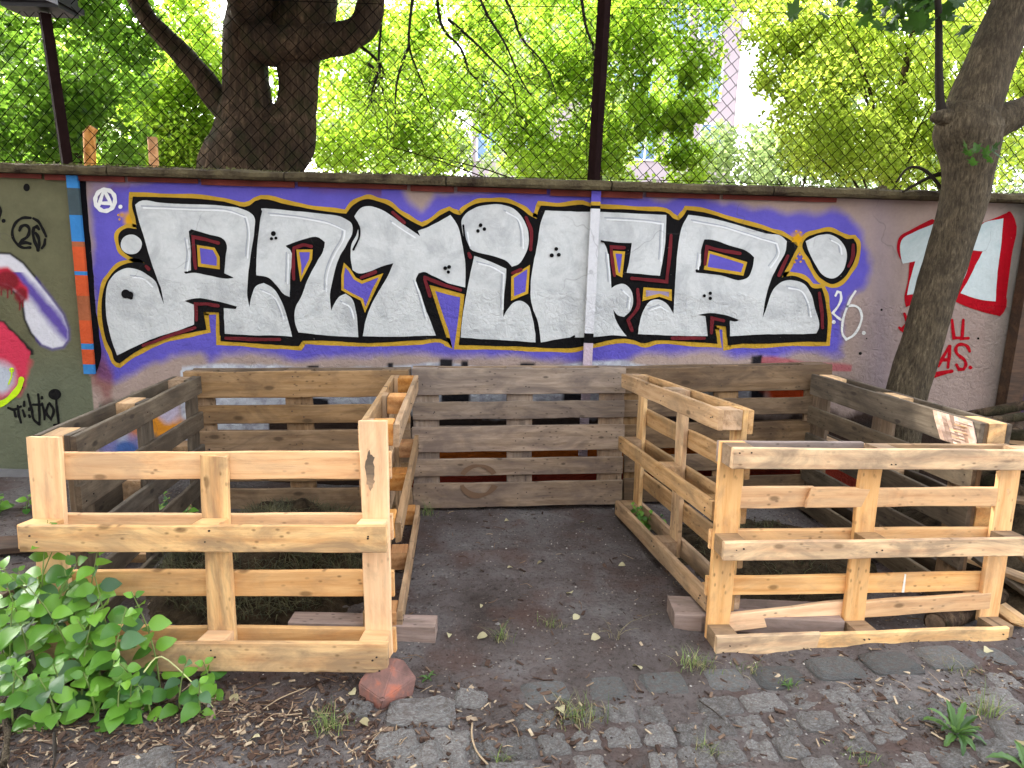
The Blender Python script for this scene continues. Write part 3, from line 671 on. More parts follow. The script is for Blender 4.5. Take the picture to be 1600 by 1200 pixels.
# left panel writing
stroke('circled_number', [[(48, 340), (40, 340), (31, 343), (23, 351), (20, 362), (22, 374), (29, 383), (38, 387), (47, 387)], [(53, 341), (59, 345), (65, 354), (69, 362), (72, 369)], [(71, 374), (70, 382), (66, 388)]], 4.4, 'tagblack', 2, wob=.5)
stroke('circled_number', [[(31, 360), (34, 354), (40, 352), (45, 355), (46, 363), (43, 370), (36, 375), (31, 381)], [(31, 381), (40, 379), (48, 381)], [(61, 358), (58, 354), (53, 356), (52, 364), (54, 375), (58, 385), (60, 391)], [(56, 364), (60, 370), (62, 380), (60, 389)]], 5, 'tagblack', 2.4, wob=.3)
stroke('black_tag', [[(13, 637), (20, 640), (33, 635)], [(22, 640), (25, 650)], [(28, 634), (30, 648), (33, 660)], [(38, 628), (38, 634)], [(36, 641), (39, 650)], [(46, 638), (46, 640)], [(46, 649), (47, 651)], [(44, 616), (50, 640), (54, 656), (62, 663)], [(52, 632), (64, 632)], [(60, 616), (62, 640), (62, 662)], [(66, 620), (66, 622)], [(66, 630), (70, 645), (70, 655)], [(76, 632), (73, 645), (80, 655), (84, 640), (78, 630)], [(88, 620), (90, 645), (92, 662)], [(85, 664), (95, 663)]], 4.2, 'tagblack', 2)
fill('black_tag', disc(86, 616, 10, 8.5), 'tagblack', 2.2); fill('black_spot', disc(42, 293, 5, 6), 'tagblack', 2); fill('black_spot', disc(6, 345, 3.2), 'tagblack', 2); stroke('black_tag', [[(-4, 318), (1, 330), (-2, 342)]], 5, 'tagblack', 2)
stroke('neon_stroke', [[(34, 593), (30, 606), (18, 620), (4, 630), (-8, 634)]], 9, 'neon', 3); stroke('neon_stroke', [[(19, 577), (18, 590), (14, 600)]], 2.4, 'neon', 3.2); stroke('neon_stroke', [disc(19, 578, 3)], 1.6, 'neon', 3.4, closed=True)
stroke('black_tag', [[(35, 605), (20, 622), (2, 634)]], 3, 'tagblack', 2.7)
# red outlined numerals on the right, partly behind the tree
N1o = [(1404, 372), (1425, 358), (1456, 342), (1464, 346), (1462, 380), (1448, 420), (1440, 470), (1415, 480), (1413, 470), (1418, 440), (1421, 408), (1411, 410), (1403, 398), (1401, 385)]
N1i = [(1408, 376), (1430, 362), (1458, 350), (1455, 380), (1444, 420), (1438, 458), (1417, 461), (1422, 435), (1430, 408), (1410, 412), (1406, 394)]
N2o = [(1490, 365), (1535, 348), (1560, 338), (1578, 330), (1584, 342), (1578, 380), (1570, 440), (1568, 488), (1562, 494), (1530, 486), (1498, 474), (1478, 462), (1500, 436), (1512, 410), (1514, 400), (1496, 404)]
N2i = [(1532, 352), (1567, 341), (1564, 380), (1558, 425), (1555, 471), (1530, 468), (1500, 458), (1513, 436), (1526, 410), (1535, 393), (1517, 391), (1524, 372)]
fill('red_numeral', N1o, 'red', 2); fill('numeral_fill', N1i, 'mint', 3); fill('red_numeral', N2o, 'red', 2.2); fill('numeral_fill', N2i, 'mint', 3.2)
fill('numeral_fill', [(1514, 402), (1512, 416), (1507, 432), (1499, 446), (1496, 440), (1502, 420), (1508, 404)], 'mint', 3.4); stroke('red_numeral', [[(1576, 334), (1582, 344), (1576, 400), (1566, 485)]], 7, 'red', 3.6)
stroke('red_lettering', [[(1413, 490), (1418, 505), (1408, 515)], [(1405, 512), (1416, 520)], [(1487, 500), (1490, 528), (1500, 528)], [(1505, 500), (1503, 529), (1513, 528)], [(1466, 572), (1472, 560), (1483, 541)], [(1484, 541), (1483, 556), (1481, 574)], [(1468, 563), (1481, 562)], [(1515, 549), (1512, 542), (1505, 538), (1497, 539), (1493, 544), (1494, 551), (1500, 557), (1507, 563), (1509, 570), (1505, 577), (1498, 577), (1494, 570)], [(1462, 583), (1487, 580)], [(1460, 588), (1480, 581)]], 5, 'red', 2)
fill('red_lettering', disc(1516, 574, 3), 'red', 2)
for (a, b_, w_) in [(1344, 552, 4), (1377, 484, 3), (1528, 529, 3), (1354, 529, 2), (1112, 520, 0)]:
    if w_: fill('black_spot', disc(a, b_, w_ * .6), 'tagblack', 1.5)

# painted posts standing in front of the panels
def band_post(name, x0, x1, px_bands, depth, kmats, zbot, ztop=1.812):
    """px_bands: list of (py, material) from top; each painted band is a section"""
    root = None
    ys = [b_[0] for b_ in px_bands]; o = None
    for i, (py, m) in enumerate(px_bands):
        zt = ztop if i == 0 else wloc(x1, py)[1]
        zb = wloc(x1, px_bands[i + 1][0])[1] if i + 1 < len(px_bands) else zbot
        b = MB(); bx0, bx1 = wloc(x0, 430)[0], wloc(x1, 430)[0]
        b.box((bx0, -depth, zb), (bx1, -.0135, zt)); b.build(name, PM[m] if m in PM else m, wall)
pm('blue', A(58, 128, 190), var=.2); pm('slate', A(70, 84, 88), var=.3); pm('orange', A(208, 88, 46), var=.25); pm('postwhite', A(206, 206, 208), var=.06); pm('postpink', A(196, 176, 184), var=.08); pm('orangebrown', A(166, 96, 62), var=.3); pm('nearblack', A(14, 12, 18), var=.3)
band_post('painted_post', 917, 931, [(300, 'purple'), (316, 'yellow'), (322, 'black'), (327, 'postwhite'), (520, 'black'), (535, 'postpink')], .045, None, wloc(920, 585)[1] - .5)
band_post('painted_post', 122, 139, [(283, 'blue'), (295, 'slate'), (337, 'blue'), (378, 'orangebrown'), (386, 'orange'), (424, 'blue'), (430, 'orange'), (462, 'orangebrown'), (500, 'orange'), (536, 'blue'), (545, 'orange'), (568, 'blue')], .03, None, wloc(140, 583)[1])
fill('dark_strip', [(118, 283), (134, 283), (137, 330), (142, 380), (146, 430), (150, 480), (155, 520), (158, 560), (150, 584), (138, 560), (130, 470), (120, 340)], 'nearblack', 1.2, wob=1)
b = MB(); xx = wloc(1580, 500)[0]; b.box((xx - .02, -.1, .2), (xx + .05, -.0135, 1.812)); b.box((xx + .05, -.04, .2), (xx + .12, -.0135, 1.812)); b.build('dark_post', WOOD['rot'], wall)
# concrete footing on the left
b = MB(); xl = wloc(150, 740)[0]; b.box((-8, -.06, -.3), (xl, -.0135, .045)); b.build('concrete_footing', m_plain('footing', A(112, 110, 110), .9, .3, 6, .6, .01), wall)
# coping stones with mossy tops
COPE = m_plain('mossy_coping', L((58, 46, 38), 1), .95, .4, 9, .9, .02, .1, c2=L((80, 72, 52), 1)); REDB = m_plain('rust_red_band', L((96, 42, 34), 1), .9, .45, 5, .4)
x = -6.0
while x < 6.5:
    w_ = R.uniform(.85, 1.0)
    n = 14; V = []; Fc = []
    for i in range(n + 1):
        xx = x + .004 + (w_ - .008) * i / n
        for (yy, zz) in [(-.075, 1.815), (-.085, 1.832), (-.08, 1.856), (-.03, 1.87), (.12, 1.876), (.3, 1.862), (.3, 1.815)]:
            k = 0 if zz < 1.82 else .006 * float(fbm(np.array([[xx, yy, zz]]), 14, 3)[0])
            V.append((xx, yy + k, zz + k * 1.2))
    for i in range(n):
        for j in range(7):
            j2 = (j + 1) % 7; Fc.append((i * 7 + j, i * 7 + j2, (i + 1) * 7 + j2, (i + 1) * 7 + j))
    Fc.append(tuple(range(6, -1, -1))); Fc.append(tuple(n * 7 + k for k in range(7)))
    mesh('coping_stone', V, Fc, COPE, wall); x += w_
b = MB()
x = -3.3
while x < 1.6:
    w_ = R.uniform(.25, .7)
    b.box((x, -.022, 1.79 - R.uniform(0, .012)), (x + w_ - .02, -.0135, 1.8135)); x += w_
tag(b.build('rust_band', REDB, wall))
# moss and crumbs along the coping: uncountable
V = []; n = 2600
for i in range(n):
    x0 = R.uniform(-3.6, 3.6); y0 = R.uniform(-.07, .12); s = R.uniform(.003, .011)
    if fbm(np.array([[x0, y0]]), 2.5, 3)[0] < -.1: s *= .5
    c = Vector((x0, y0, 1.868 + (.004 if y0 > 0 else -.006 * (-y0 / .07)))); 
    a = Vector((R.uniform(-1, 1), R.uniform(-1, 1), R.uniform(-.2, 1))).normalized() * s * 2; bb = Vector((R.uniform(-1, 1), R.uniform(-1, 1), R.uniform(-1, 1))).normalized() * s
    V += [c - bb, c + bb, c + bb * .6 + a, c - bb * .6 + a]
o = quads('moss_crumbs', np.array([tuple(v) for v in V]), n, m_leaf('moss', L((50, 46, 26), 1), L((92, 88, 50), 1), L((90, 96, 40), 1), .2, .9), wall); tag(o, kind='stuff')
o = tag(empty('broken_brick', (0, 0, 0)), 'broken dark brick lying on the wall coping left of the leaning tree', 'brick')
p = PY(1370, 300, 4.05); o.location = p
def rock(name, s, seed, mat, parent, n=10):
    bm = bmesh.new(); bmesh.ops.create_icosphere(bm, subdivisions=3, radius=1)
    P = np.array([tuple(v.co) for v in bm.verts]); 
    q = random.Random(seed)
    for k in range(n):
        d = np.array([q.gauss(0, 1) for _ in range(3)]); d /= np.linalg.norm(d); h = q.uniform(.62, .85)
        t = P @ d; P = P - np.outer(np.maximum(0, t - h), d)
    P *= np.array(s); P += .03 * min(s) * fbm(P, 6 / max(s) * .5, 3, seed)[:, None]
    for v, p_ in zip(bm.verts, P): v.co = p_
    me = bpy.data.meshes.new(name); bm.to_mesh(me); bm.free(); return obj(name, me, mat, parent)
rock('brick_body', (.075, .05, .03), 5, COPE, o); rock('mortar_lump', (.03, .03, .02), 8, COPE, o).location = (.03, 0, .02)

# ------------------------------------------------------------------ building behind the trees
BY = 28.0
FAC = m_plain('facade', L((150, 138, 142), 1), .9, .06, .7, .1)
house = tag(empty('apartment_building', (0, BY, 0)), 'pale pink apartment block half hidden behind the bright trees', 'building')
p0 = PY(726, 250, BY); p1 = PY(1143, 250, BY); zt = PY(1000, -4, BY).z
b = MB(); b.box((p0.x, 0, -1), (p1.x, 9, zt)); b.build('facade_wall', FAC, house)
b = MB(); b.box((p0.x - .3, -.3, zt), (p1.x + .3, 9.3, zt + .35)); b.build('roof', m_plain('roof_edge', L((120, 116, 118), 1)), house)
b = MB(); b.box((p0.x - .03, -.12, -1), (p0.x + .3, -.01, zt)); b.build('corner_strip', m_plain('white_strip', L((226, 226, 226), 1)), house)
WFR = m_plain('window_frame', L((200, 200, 204), 1)); 
Ng = NT('window_glass'); GLASS = Ng.done(L((70, 104, 140), 1), .12, None, .8)
for pxw in (762, 838, 905, 966, 1008, 1060, 1110):
    for pyw in (32, 128, 222):
        pp = PY(pxw, pyw, BY)
        b = MB(); 
        b.box((pp.x - .46, -.05, pp.z - .72), (pp.x - .38, -.005, pp.z + .72)); b.box((pp.x + .38, -.05, pp.z - .72), (pp.x + .46, -.005, pp.z + .72))
        b.box((pp.x - .38, -.05, pp.z - .72), (pp.x + .38, -.005, pp.z - .64)); b.box((pp.x - .38, -.05, pp.z + .64), (pp.x + .38, -.005, pp.z + .72)); b.box((pp.x - .03, -.045, pp.z - .64), (pp.x + .03, -.005, pp.z + .64))
        w_ = b.build('window', WFR, house)
        b = MB(); b.box((pp.x - .38, -.02, pp.z - .64), (pp.x - .03, -.004, pp.z + .64)); b.box((pp.x + .03, -.02, pp.z - .64), (pp.x + .38, -.004, pp.z + .64)); b.build('pane', GLASS, w_)
# unseen house added behind the camera to block low front sky light
opp = tag(empty('sky_blocker_house', (0, -9, 0)), 'unseen grey plastered house added behind the camera to block low sky light', 'building')
b = MB(); b.box((-17, -9, -1), (17, 0, 10)); b.build('facade_wall', m_plain('sky_blocker_plaster', L((142, 142, 142), 1), .9, .08, 1, .1), opp)  # wall of the added sky blocker house
for ix in range(-5, 6):
    for iz in range(3):
        x_, z_ = ix * 2.9, 2.0 + iz * 3.0
        b = MB(); b.box((x_ - .6, .005, z_ - .8), (x_ + .6, .06, z_ - .7)); b.box((x_ - .6, .005, z_ + .7), (x_ + .6, .06, z_ + .8)); b.box((x_ - .6, .005, z_ - .7), (x_ - .5, .06, z_ + .7)); b.box((x_ + .5, .005, z_ - .7), (x_ + .6, .06, z_ + .7)); w_ = b.build('window', WFR, opp)  # window of the added sky blocker house
        b = MB(); b.box((x_ - .5, .005, z_ - .7), (x_ + .5, .02, z_ + .7)); b.build('pane', GLASS, w_)  # pane of the added sky blocker house
# ------------------------------------------------------------------ trees
BARK = m_bark('dark_bark', L((34, 26, 19), 1), L((68, 53, 40), 1), L((112, 92, 70), 1), .8, L((40, 42, 20), 1))
BARK2 = m_bark('young_bark', L((52, 44, 34), 1), L((90, 79, 62), 1), L((132, 119, 96), 1), 2.6)
TWIG = m_plain('twig_bark', L((34, 27, 20), 1), .9)
def leafquads(P, size, up=.7, asp=.62, fold=.12):
    n = len(P)
    Nn = NR.normal(size=(n, 3)); Nn[:, 2] += up * 1.4; Nn /= np.linalg.norm(Nn, axis=1, keepdims=True)
    D = NR.normal(size=(n, 3)); D[:, 2] -= .35; D -= Nn * (D * Nn).sum(1, keepdims=True); D /= np.linalg.norm(D, axis=1, keepdims=True)
    S = np.cross(Nn, D); s = size * NR.uniform(.6, 1.25, (n, 1))
    b0 = P - D * s * .5; t = P + D * s * .5 - Nn * s * .08; m = P - D * s * .04
    l = m + S * s * asp * .5 + Nn * s * fold; r = m - S * s * asp * .5 + Nn * s * fold
    return np.stack([b0, r, t, l], 1).reshape(-1, 3)
def blobpts(c, rad, n, freq, thr, seed):
    out = []; tot = 0; c = np.array(c); rad = np.array(rad)
    while tot < n:
        U_ = NR.uniform(-1, 1, (n * 3, 3)); U_ = U_[(U_ ** 2).sum(1) < 1]
        P = c + U_ * rad; k = fbm(P, freq, 3, seed * 1.7) > thr; P = P[k]
        out.append(P); tot += len(P)
        if len(P) == 0: break
    return np.concatenate(out)[:n]
def crown(name, blobs, size, mat, parent, freq=2.2, thr=.05, up=.6, seed=1, keep=None):
    P = np.concatenate([blobpts(c, r, n, freq, thr, seed) for c, r, n in blobs])
    if keep is not None: P = P[keep(P)]
    return quads(name, leafquads(P, size, up), len(P), mat, parent)
def wb(px, py, y, rx, ry, rd, n):     # ellipsoid round the place seen at px,py and y metres away
    c = PY(px, py, y); k = (y / c_) / F
    return ((c.x, c.y, c.z), (rx * k, rd, ry * k), n)
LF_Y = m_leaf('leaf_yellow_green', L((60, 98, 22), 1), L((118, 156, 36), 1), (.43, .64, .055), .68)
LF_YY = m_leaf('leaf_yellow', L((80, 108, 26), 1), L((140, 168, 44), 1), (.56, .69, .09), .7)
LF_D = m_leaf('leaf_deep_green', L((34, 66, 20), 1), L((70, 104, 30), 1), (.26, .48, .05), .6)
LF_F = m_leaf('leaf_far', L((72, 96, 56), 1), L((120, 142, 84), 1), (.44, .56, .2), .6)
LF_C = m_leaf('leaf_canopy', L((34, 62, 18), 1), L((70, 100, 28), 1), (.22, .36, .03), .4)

# the big forked tree
TY = 6.0
big = tag(empty('forked_tree', PY(395, 262, TY)), 'huge dark forked tree trunk just behind the wall', 'tree')
off = big.location.copy()
def T(px, py, y=TY): return PY(px, py, y) - off
kx = TY / c_ / F
def limb(name, pr, par, mat=BARK, sides=16, bump=.02, y=TY, sub=5, T=T, kx=kx, bf=7):
    b = MB(); pts = [T(*p[:2], p[3] if len(p) > 3 else y) for p in pr]; rad = [p[2] * kx for p in pr]
    b.tube(pts, rad, sides, bump, bf, sub); return b.build(name, mat, par, True)
base = T(398, 262)
tr = limb('trunk', [(402, 900, 130), (400, 500, 92), (388, 300, 72), (386, 262, 69), (388, 225, 58), (386, 190, 44), (385, 150, 33), (384, 100, 31), (386, 60, 33), (392, 30, 34), (398, 0, 36), (400, -120, 32), (380, -400, 26), (340, -700, 18)], big, sides=28, bump=.022)
limb('trunk_fork', [(396, 300, 52), (424, 245, 50), (449, 212, 44), (465, 170, 29), (468, 130, 27), (466, 90, 31), (468, 60, 38), (478, 20, 42), (486, -40, 40), (520, -300, 30), (600, -650, 20)], tr, sides=22, bump=.016)
limb('limb', [(400, 55, 32, 5.95), (430, 70, 27, 5.9), (480, 66, 23, 5.85), (530, 60, 20, 5.85), (562, 46, 19, 5.85), (578, 18, 18, 5.85), (584, -30, 18, 5.85), (590, -140, 20, 5.8), (640, -400, 14, 5.2)], tr, sides=18, bump=.02)
limb('limb', [(395, 190, 20), (362, 175, 22), (336, 150, 19), (310, 115, 17), (285, 85, 17), (255, 55, 16), (228, 25, 15), (205, -20, 14), (170, -140, 12, 5.8), (90, -420, 9, 5.4)], tr, sides=14, bump=.014)
limb('limb', [(250, 50, 6), (235, 30, 5), (226, 0, 5), (215, -60, 4)], tr, sides=8, bump=.004)
limb('limb', [(392, 40, 14, 5.9), (380, 10, 18, 5.7), (366, -80, 20, 5.0), (352, -300, 18, 4.0), (420, -600, 12, 2.6)], tr, sides=14, bump=.014)
# mossy burls on the limb: small shoots
# canopy of the forked tree, above and over the yard
GAP = Vector((1.85, 2.72, .79))
def canopy_keep(P):
    v = P - np.array(tuple(GAP)); t = v @ np.array(tuple(SUN)); d = np.linalg.norm(v - np.outer(t, np.array(tuple(SUN))), axis=1)
    el = (P[:, 2] - CH) / np.maximum(P[:, 1], .2)
    return ((d > .25) | (t < 0)) & ((el > .44) | (P[:, 1] < .6)) & (P[:, 2] > 2.7) & (P[:, 1] > 2.9)
OFFB = np.array(tuple(off))
def rel(bl): return [((c[0] - OFFB[0], c[1] - OFFB[1], c[2] - OFFB[2]), r, n) for c, r, n in bl]
cano = [((-3.2, 5.0, 6.0), (2.6, 2.6, 2.2), 15000), ((-1.0, 4.2, 5.6), (2.6, 2.6, 1.8), 17000), ((1.4, 4.2, 6.2), (2.4, 2.6, 1.8), 15000), ((-3.4, 3.0, 5.0), (2.6, 2.2, 1.3), 13000),
        ((-5.2, 3.6, 4.4), (1.8, 1.2, 1.0), 9000), ((-5.4, 4.6, 5.6), (2.2, 2.6, 2.4), 11000), ((-2.4, 3.9, 4.0), (1.8, .9, .7), 6000), ((-3.5, 6.8, 6.4), (3, 2, 2), 10000), ((.5, 6.8, 6.6), (3, 2, 1.6), 10000), ((3.0, 5.0, 6.4), (2.0, 2.4, 1.6), 9000)]
P = np.concatenate([blobpts(c, r, n, 1.1, -.25, 3) for c, r, n in cano]); P = P[canopy_keep(P)]
quads('crown', leafquads(P, .155, 1.0, .75), len(P), LF_C, big).location = -off
CANOPY_N = len(P)
# hanging sprays of the same tree seen through the fence
def spray(par, px0, py0, pts, y, nleaf, mat, size, offv, seed, w=2.2):
    b = MB(); q = random.Random(seed); main = [PY(a, b_, y) - offv for a, b_ in pts]
    k = y / c_ / F
    S, rr = smoothline(main, [w * k * (1 - .75 * i / (len(main) - 1)) for i in range(len(main))], 4); b.tube(S, rr, 5)
    LP = []
    for i in range(2, len(S)):
        for _ in range(2):
            if q.random() < .65:
                d = Vector((q.uniform(-1, 1), q.uniform(-.6, .6), q.uniform(-1, .35))).normalized(); l = q.uniform(.12, .4)
                t = [S[i], S[i] + d * l * .5 + Vector((0, 0, -.02)), S[i] + d * l + Vector((0, 0, -.08))]
                b.tube(t, [.6 * k, .5 * k, .3 * k], 3)
                for _ in range(nleaf):
                    f = q.uniform(.2, 1.1); LP.append(tuple(S[i] + d * l * f + Vector((q.gauss(0, .05), q.gauss(0, .05), q.gauss(-.03, .05)))))
    br = b.build('hanging_branch', TWIG, par)
    quads('leaves', leafquads(np.array(LP), size, .5), len(LP), mat, br)
sp_sets = [([(598, -40), (596, 30), (592, 90), (596, 130), (606, 175)], 6.2), ([(650, -40), (640, 40), (641, 80), (660, 130), (672, 165)], 6.4), ([(680, -40), (690, 40), (720, 75), (735, 115), (760, 130), (780, 160)], 6.3),
           ([(735, -40), (760, 20), (790, 70), (812, 120), (830, 150)], 6.6), ([(640, 70), (625, 110), (618, 150), (619, 200)], 6.4), ([(560, 70), (590, 95), (598, 120), (570, 160)], 6.1), ([(700, 30), (735, 60), (765, 90), (800, 130), (808, 190)], 6.9),
           ([(770, -40), (800, 20), (815, 60), (850, 100), (870, 150)], 6.9), ([(575, 100), (590, 115), (582, 140), (580, 160)], 6.0), ([(905, -30), (915, 40), (928, 80), (926, 150), (915, 200)], 6.1)]
for i, (pts, y) in enumerate(sp_sets): spray(big, 0, 0, pts, y, 4, LF_Y, .055, off, i, 2.6)

def tree(name, label, trunk, blobs, size, leafm, group=None, bark=BARK, freq=2.0, thr=.05, up=.6, seed=1, limbs=2, keep=None, dens=.72, nl=7):
    root = tag(empty(name, (trunk[0], trunk[1], 0)), label, 'tree', group)
    o = np.array((trunk[0], trunk[1], 0.)); q = random.Random(seed)
    h = max(c[2] for c, r, n in blobs)
    b = MB(); b.tube([Vector((0, 0, -.2)), Vector((.05, 0, 1.2)), Vector((-.05, .05, h * .55)), Vector((.1, 0, h))], [trunk[2], trunk[2] * .8, trunk[2] * .55, trunk[2] * .15], 10, .02, 5, 4)
    t = b.build('trunk', bark, root, True)
    b = MB()
    for c, r, n in blobs[:nl]:
        for k in range(limbs):
            z0 = max(.8, min(h * .9, c[2] * q.uniform(.4, .8))); e_ = Vector((c[0] - o[0] + q.uniform(-.7, .7) * r[0], c[1] - o[1] + q.uniform(-.6, .6) * r[1], c[2] + q.uniform(-.6, .7) * r[2]))
            m_ = Vector((e_.x * .45, e_.y * .45, z0 + (e_.z - z0) * .65))
            b.tube([Vector((0, 0, z0)), m_, e_], [trunk[2] * .12, trunk[2] * .08, trunk[2] * .03], 5, 0, 1, 4)
    b.build('limbs', bark, t)
    P = np.concatenate([blobpts(c, r, int(n * dens), freq, thr, seed) for c, r, n in blobs]) - o
    if keep is not None: P = P[keep(P + o)]
    quads('crown', leafquads(P, size, up), len(P), leafm, root)
    return root
def sprays(px0, px1, py0, py1, y0, y1, step, n, rad, skip=(), seed=1):
    q = random.Random(seed); out = []
    px = px0
    while px <= px1:
        py = py0
        while py <= py1:
            a, b_ = px + q.uniform(-.5, .5) * step, py + q.uniform(-.5, .5) * step
            if not any(s0 <= a <= s1 and t0 <= b_ <= t1 and q.random() < pr for s0, s1, t0, t1, pr in skip):
                out.append(wb(a, b_, q.uniform(y0, y1), rad * q.uniform(.8, 1.4), rad * q.uniform(.5, .9), .35, int(n * q.uniform(.5, 1.3))))
            py += step
        px += step
    return out
tree('leafy_tree', 'bright yellow-green tree behind the middle fence post in front of the pink building', (1.12, 9.6, .12),
     [wb(560, 150, 8.6, 90, 120, .9, 5200), wb(660, 110, 9.2, 110, 120, 1.1, 6500), wb(800, 90, 9.2, 130, 120, 1.2, 8500), wb(600, 235, 8.8, 110, 60, .8, 3200), wb(840, 200, 9.4, 100, 75, .9, 4800),
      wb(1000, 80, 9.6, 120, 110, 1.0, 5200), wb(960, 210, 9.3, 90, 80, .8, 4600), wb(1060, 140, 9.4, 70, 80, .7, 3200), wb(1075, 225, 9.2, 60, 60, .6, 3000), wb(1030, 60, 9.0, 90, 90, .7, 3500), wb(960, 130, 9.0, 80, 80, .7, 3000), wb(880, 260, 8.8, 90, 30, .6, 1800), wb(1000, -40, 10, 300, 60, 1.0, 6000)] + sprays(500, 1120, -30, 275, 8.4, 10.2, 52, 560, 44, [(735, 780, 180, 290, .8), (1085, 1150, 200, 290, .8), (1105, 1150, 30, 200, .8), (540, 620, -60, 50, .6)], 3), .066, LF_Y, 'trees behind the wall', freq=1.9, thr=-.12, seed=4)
tree('leafy_tree', 'yellow-lit tree filling the sky between the fence and the leaning tree', (4.6, 8.6, .13),
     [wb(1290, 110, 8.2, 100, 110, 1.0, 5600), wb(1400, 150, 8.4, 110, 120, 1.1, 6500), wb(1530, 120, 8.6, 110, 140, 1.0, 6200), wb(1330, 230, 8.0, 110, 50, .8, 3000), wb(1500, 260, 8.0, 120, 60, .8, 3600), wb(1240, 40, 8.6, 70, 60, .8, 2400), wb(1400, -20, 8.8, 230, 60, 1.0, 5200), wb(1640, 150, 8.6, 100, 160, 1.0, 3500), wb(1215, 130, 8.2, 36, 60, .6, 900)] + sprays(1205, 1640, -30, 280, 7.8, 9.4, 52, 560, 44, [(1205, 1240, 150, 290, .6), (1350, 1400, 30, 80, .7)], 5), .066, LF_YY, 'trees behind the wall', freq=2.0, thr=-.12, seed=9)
tree('leafy_tree', 'dark green tree behind the left fence post and lamp box', (-4.8, 7.6, .13),
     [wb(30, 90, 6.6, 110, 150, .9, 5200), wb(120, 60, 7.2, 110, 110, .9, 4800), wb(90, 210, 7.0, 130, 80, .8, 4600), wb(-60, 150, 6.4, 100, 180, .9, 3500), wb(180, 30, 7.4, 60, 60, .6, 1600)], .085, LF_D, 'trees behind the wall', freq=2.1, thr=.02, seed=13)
tree('leafy_tree', 'mid green tree between the left fence post and the forked trunk', (-2.9, 9.4, .12),
     [wb(230, 150, 9.0, 110, 90, .9, 5200), wb(300, 210, 8.8, 80, 80, .8, 3600), wb(310, 60, 9.2, 70, 70, .8, 2400), wb(200, 230, 8.8, 120, 50, .7, 3200), wb(330, 120, 9, 60, 80, .6, 2200), wb(428, 130, 9, 40, 60, .5, 1200), wb(160, 110, 9.3, 60, 70, .6, 1500)] + sprays(110, 345, 0, 265, 8.4, 9.8, 50, 480, 42, [(180, 240, 0, 90, .6), (300, 345, 0, 50, .8)], 7), .078, LF_Y, 'trees behind the wall', freq=2.2, thr=.06, seed=17)
for i, (lab, bl, mat, tr_) in enumerate([
    ('pale far bush under the gap of sky right of the pink building', [wb(1160, 262, 15, 90, 60, 1.2, 3600), wb(1250, 250, 15.5, 90, 55, 1.2, 3200), wb(1120, 225, 15.5, 30, 34, .6, 600)], LF_F, (6.2, 15.2, .1)),
    ('grey-green far bush left of the pink building', [wb(690, 245, 14, 46, 60, .9, 2400), wb(640, 262, 14.5, 60, 40, .9, 1800)], LF_F, (-1.4, 14.4, .1)),
    ('pale far trees behind the left end of the wall', [wb(170, 220, 15, 130, 70, 1.4, 5200), wb(20, 235, 15, 110, 60, 1.4, 4200), wb(280, 180, 15, 80, 90, 1.2, 3600), wb(110, 130, 16, 160, 70, 1.2, 4200), wb(300, 80, 16.5, 60, 70, 1.2, 3000), wb(30, 40, 16.5, 120, 70, 1.2, 3500)], LF_F, (-8.5, 15.2, .16)),
    ('far trees seen through the yellow-lit tree on the right', [wb(1480, 180, 16, 200, 150, 1.5, 9000), wb(1360, 240, 15, 120, 60, 1.2, 3200), wb(1310, 90, 16, 90, 110, 1.2, 5500), wb(1440, 40, 16.5, 120, 70, 1.2, 4500), wb(1600, 120, 16, 80, 130, 1.2, 4500)], LF_F, (10, 16, .16)),
    ('far trees low behind the centre of the fence', [wb(560, 170, 16, 100, 140, 1.4, 6500), wb(660, 120, 16, 60, 90, 1.2, 4000), wb(800, 80, 17, 110, 110, 1.4, 8000), wb(960, 120, 17, 90, 120, 1.4, 5000), wb(540, 60, 17, 60, 70, 1.2, 2500), wb(860, 262, 15, 110, 40, 1.2, 2600), wb(960, 280, 15, 120, 25, 1.2, 1600)], LF_F, (-3.2, 16, .14))]):
    tree('far_bush' if 'bush' in lab else 'far_tree', lab, tr_, bl, .13, mat, 'far greenery beyond the wall', freq=1.2, thr=.0, seed=30 + i, limbs=2)

# unseen tall tree added left of the yard to shade the near ground
tt = tag(empty('unseen_shade_tree', (-8.5, -1.0, 0)), 'unseen tall tree added outside the left of the frame to shade the near ground', 'tree')
b = MB(); b.tube([Vector((0, 0, -.2)), Vector((.1, 0, 2.5)), Vector((.6, .1, 5.5)), Vector((1.5, .2, 8.5))], [.3, .24, .18, .08], 14, .03, 5, 4); tt_t = b.build('trunk', BARK, tt, True)  # trunk of the added shade tree
P = np.concatenate([blobpts(c, r_, n, .8, -.3, 5) for c, r_, n in [((-6.5, -1.5, 7.2), (4.0, 4.0, 1.8), 16000), ((-9.5, 1.5, 7.0), (3.2, 3.4, 2.0), 11000), ((-3.6, -4.0, 7.6), (3.0, 3.2, 1.6), 9000), ((-5.0, 1.6, 7.4), (2.6, 2.0, 1.2), 7000), ((-10, -4.5, 7), (3.2, 3.2, 2), 8000)]])
quads('crown', leafquads(P - np.array((-8.5, -1.0, 0)), .24, 1.0, .75), len(P), LF_C, tt)  # crown of the added shade tree
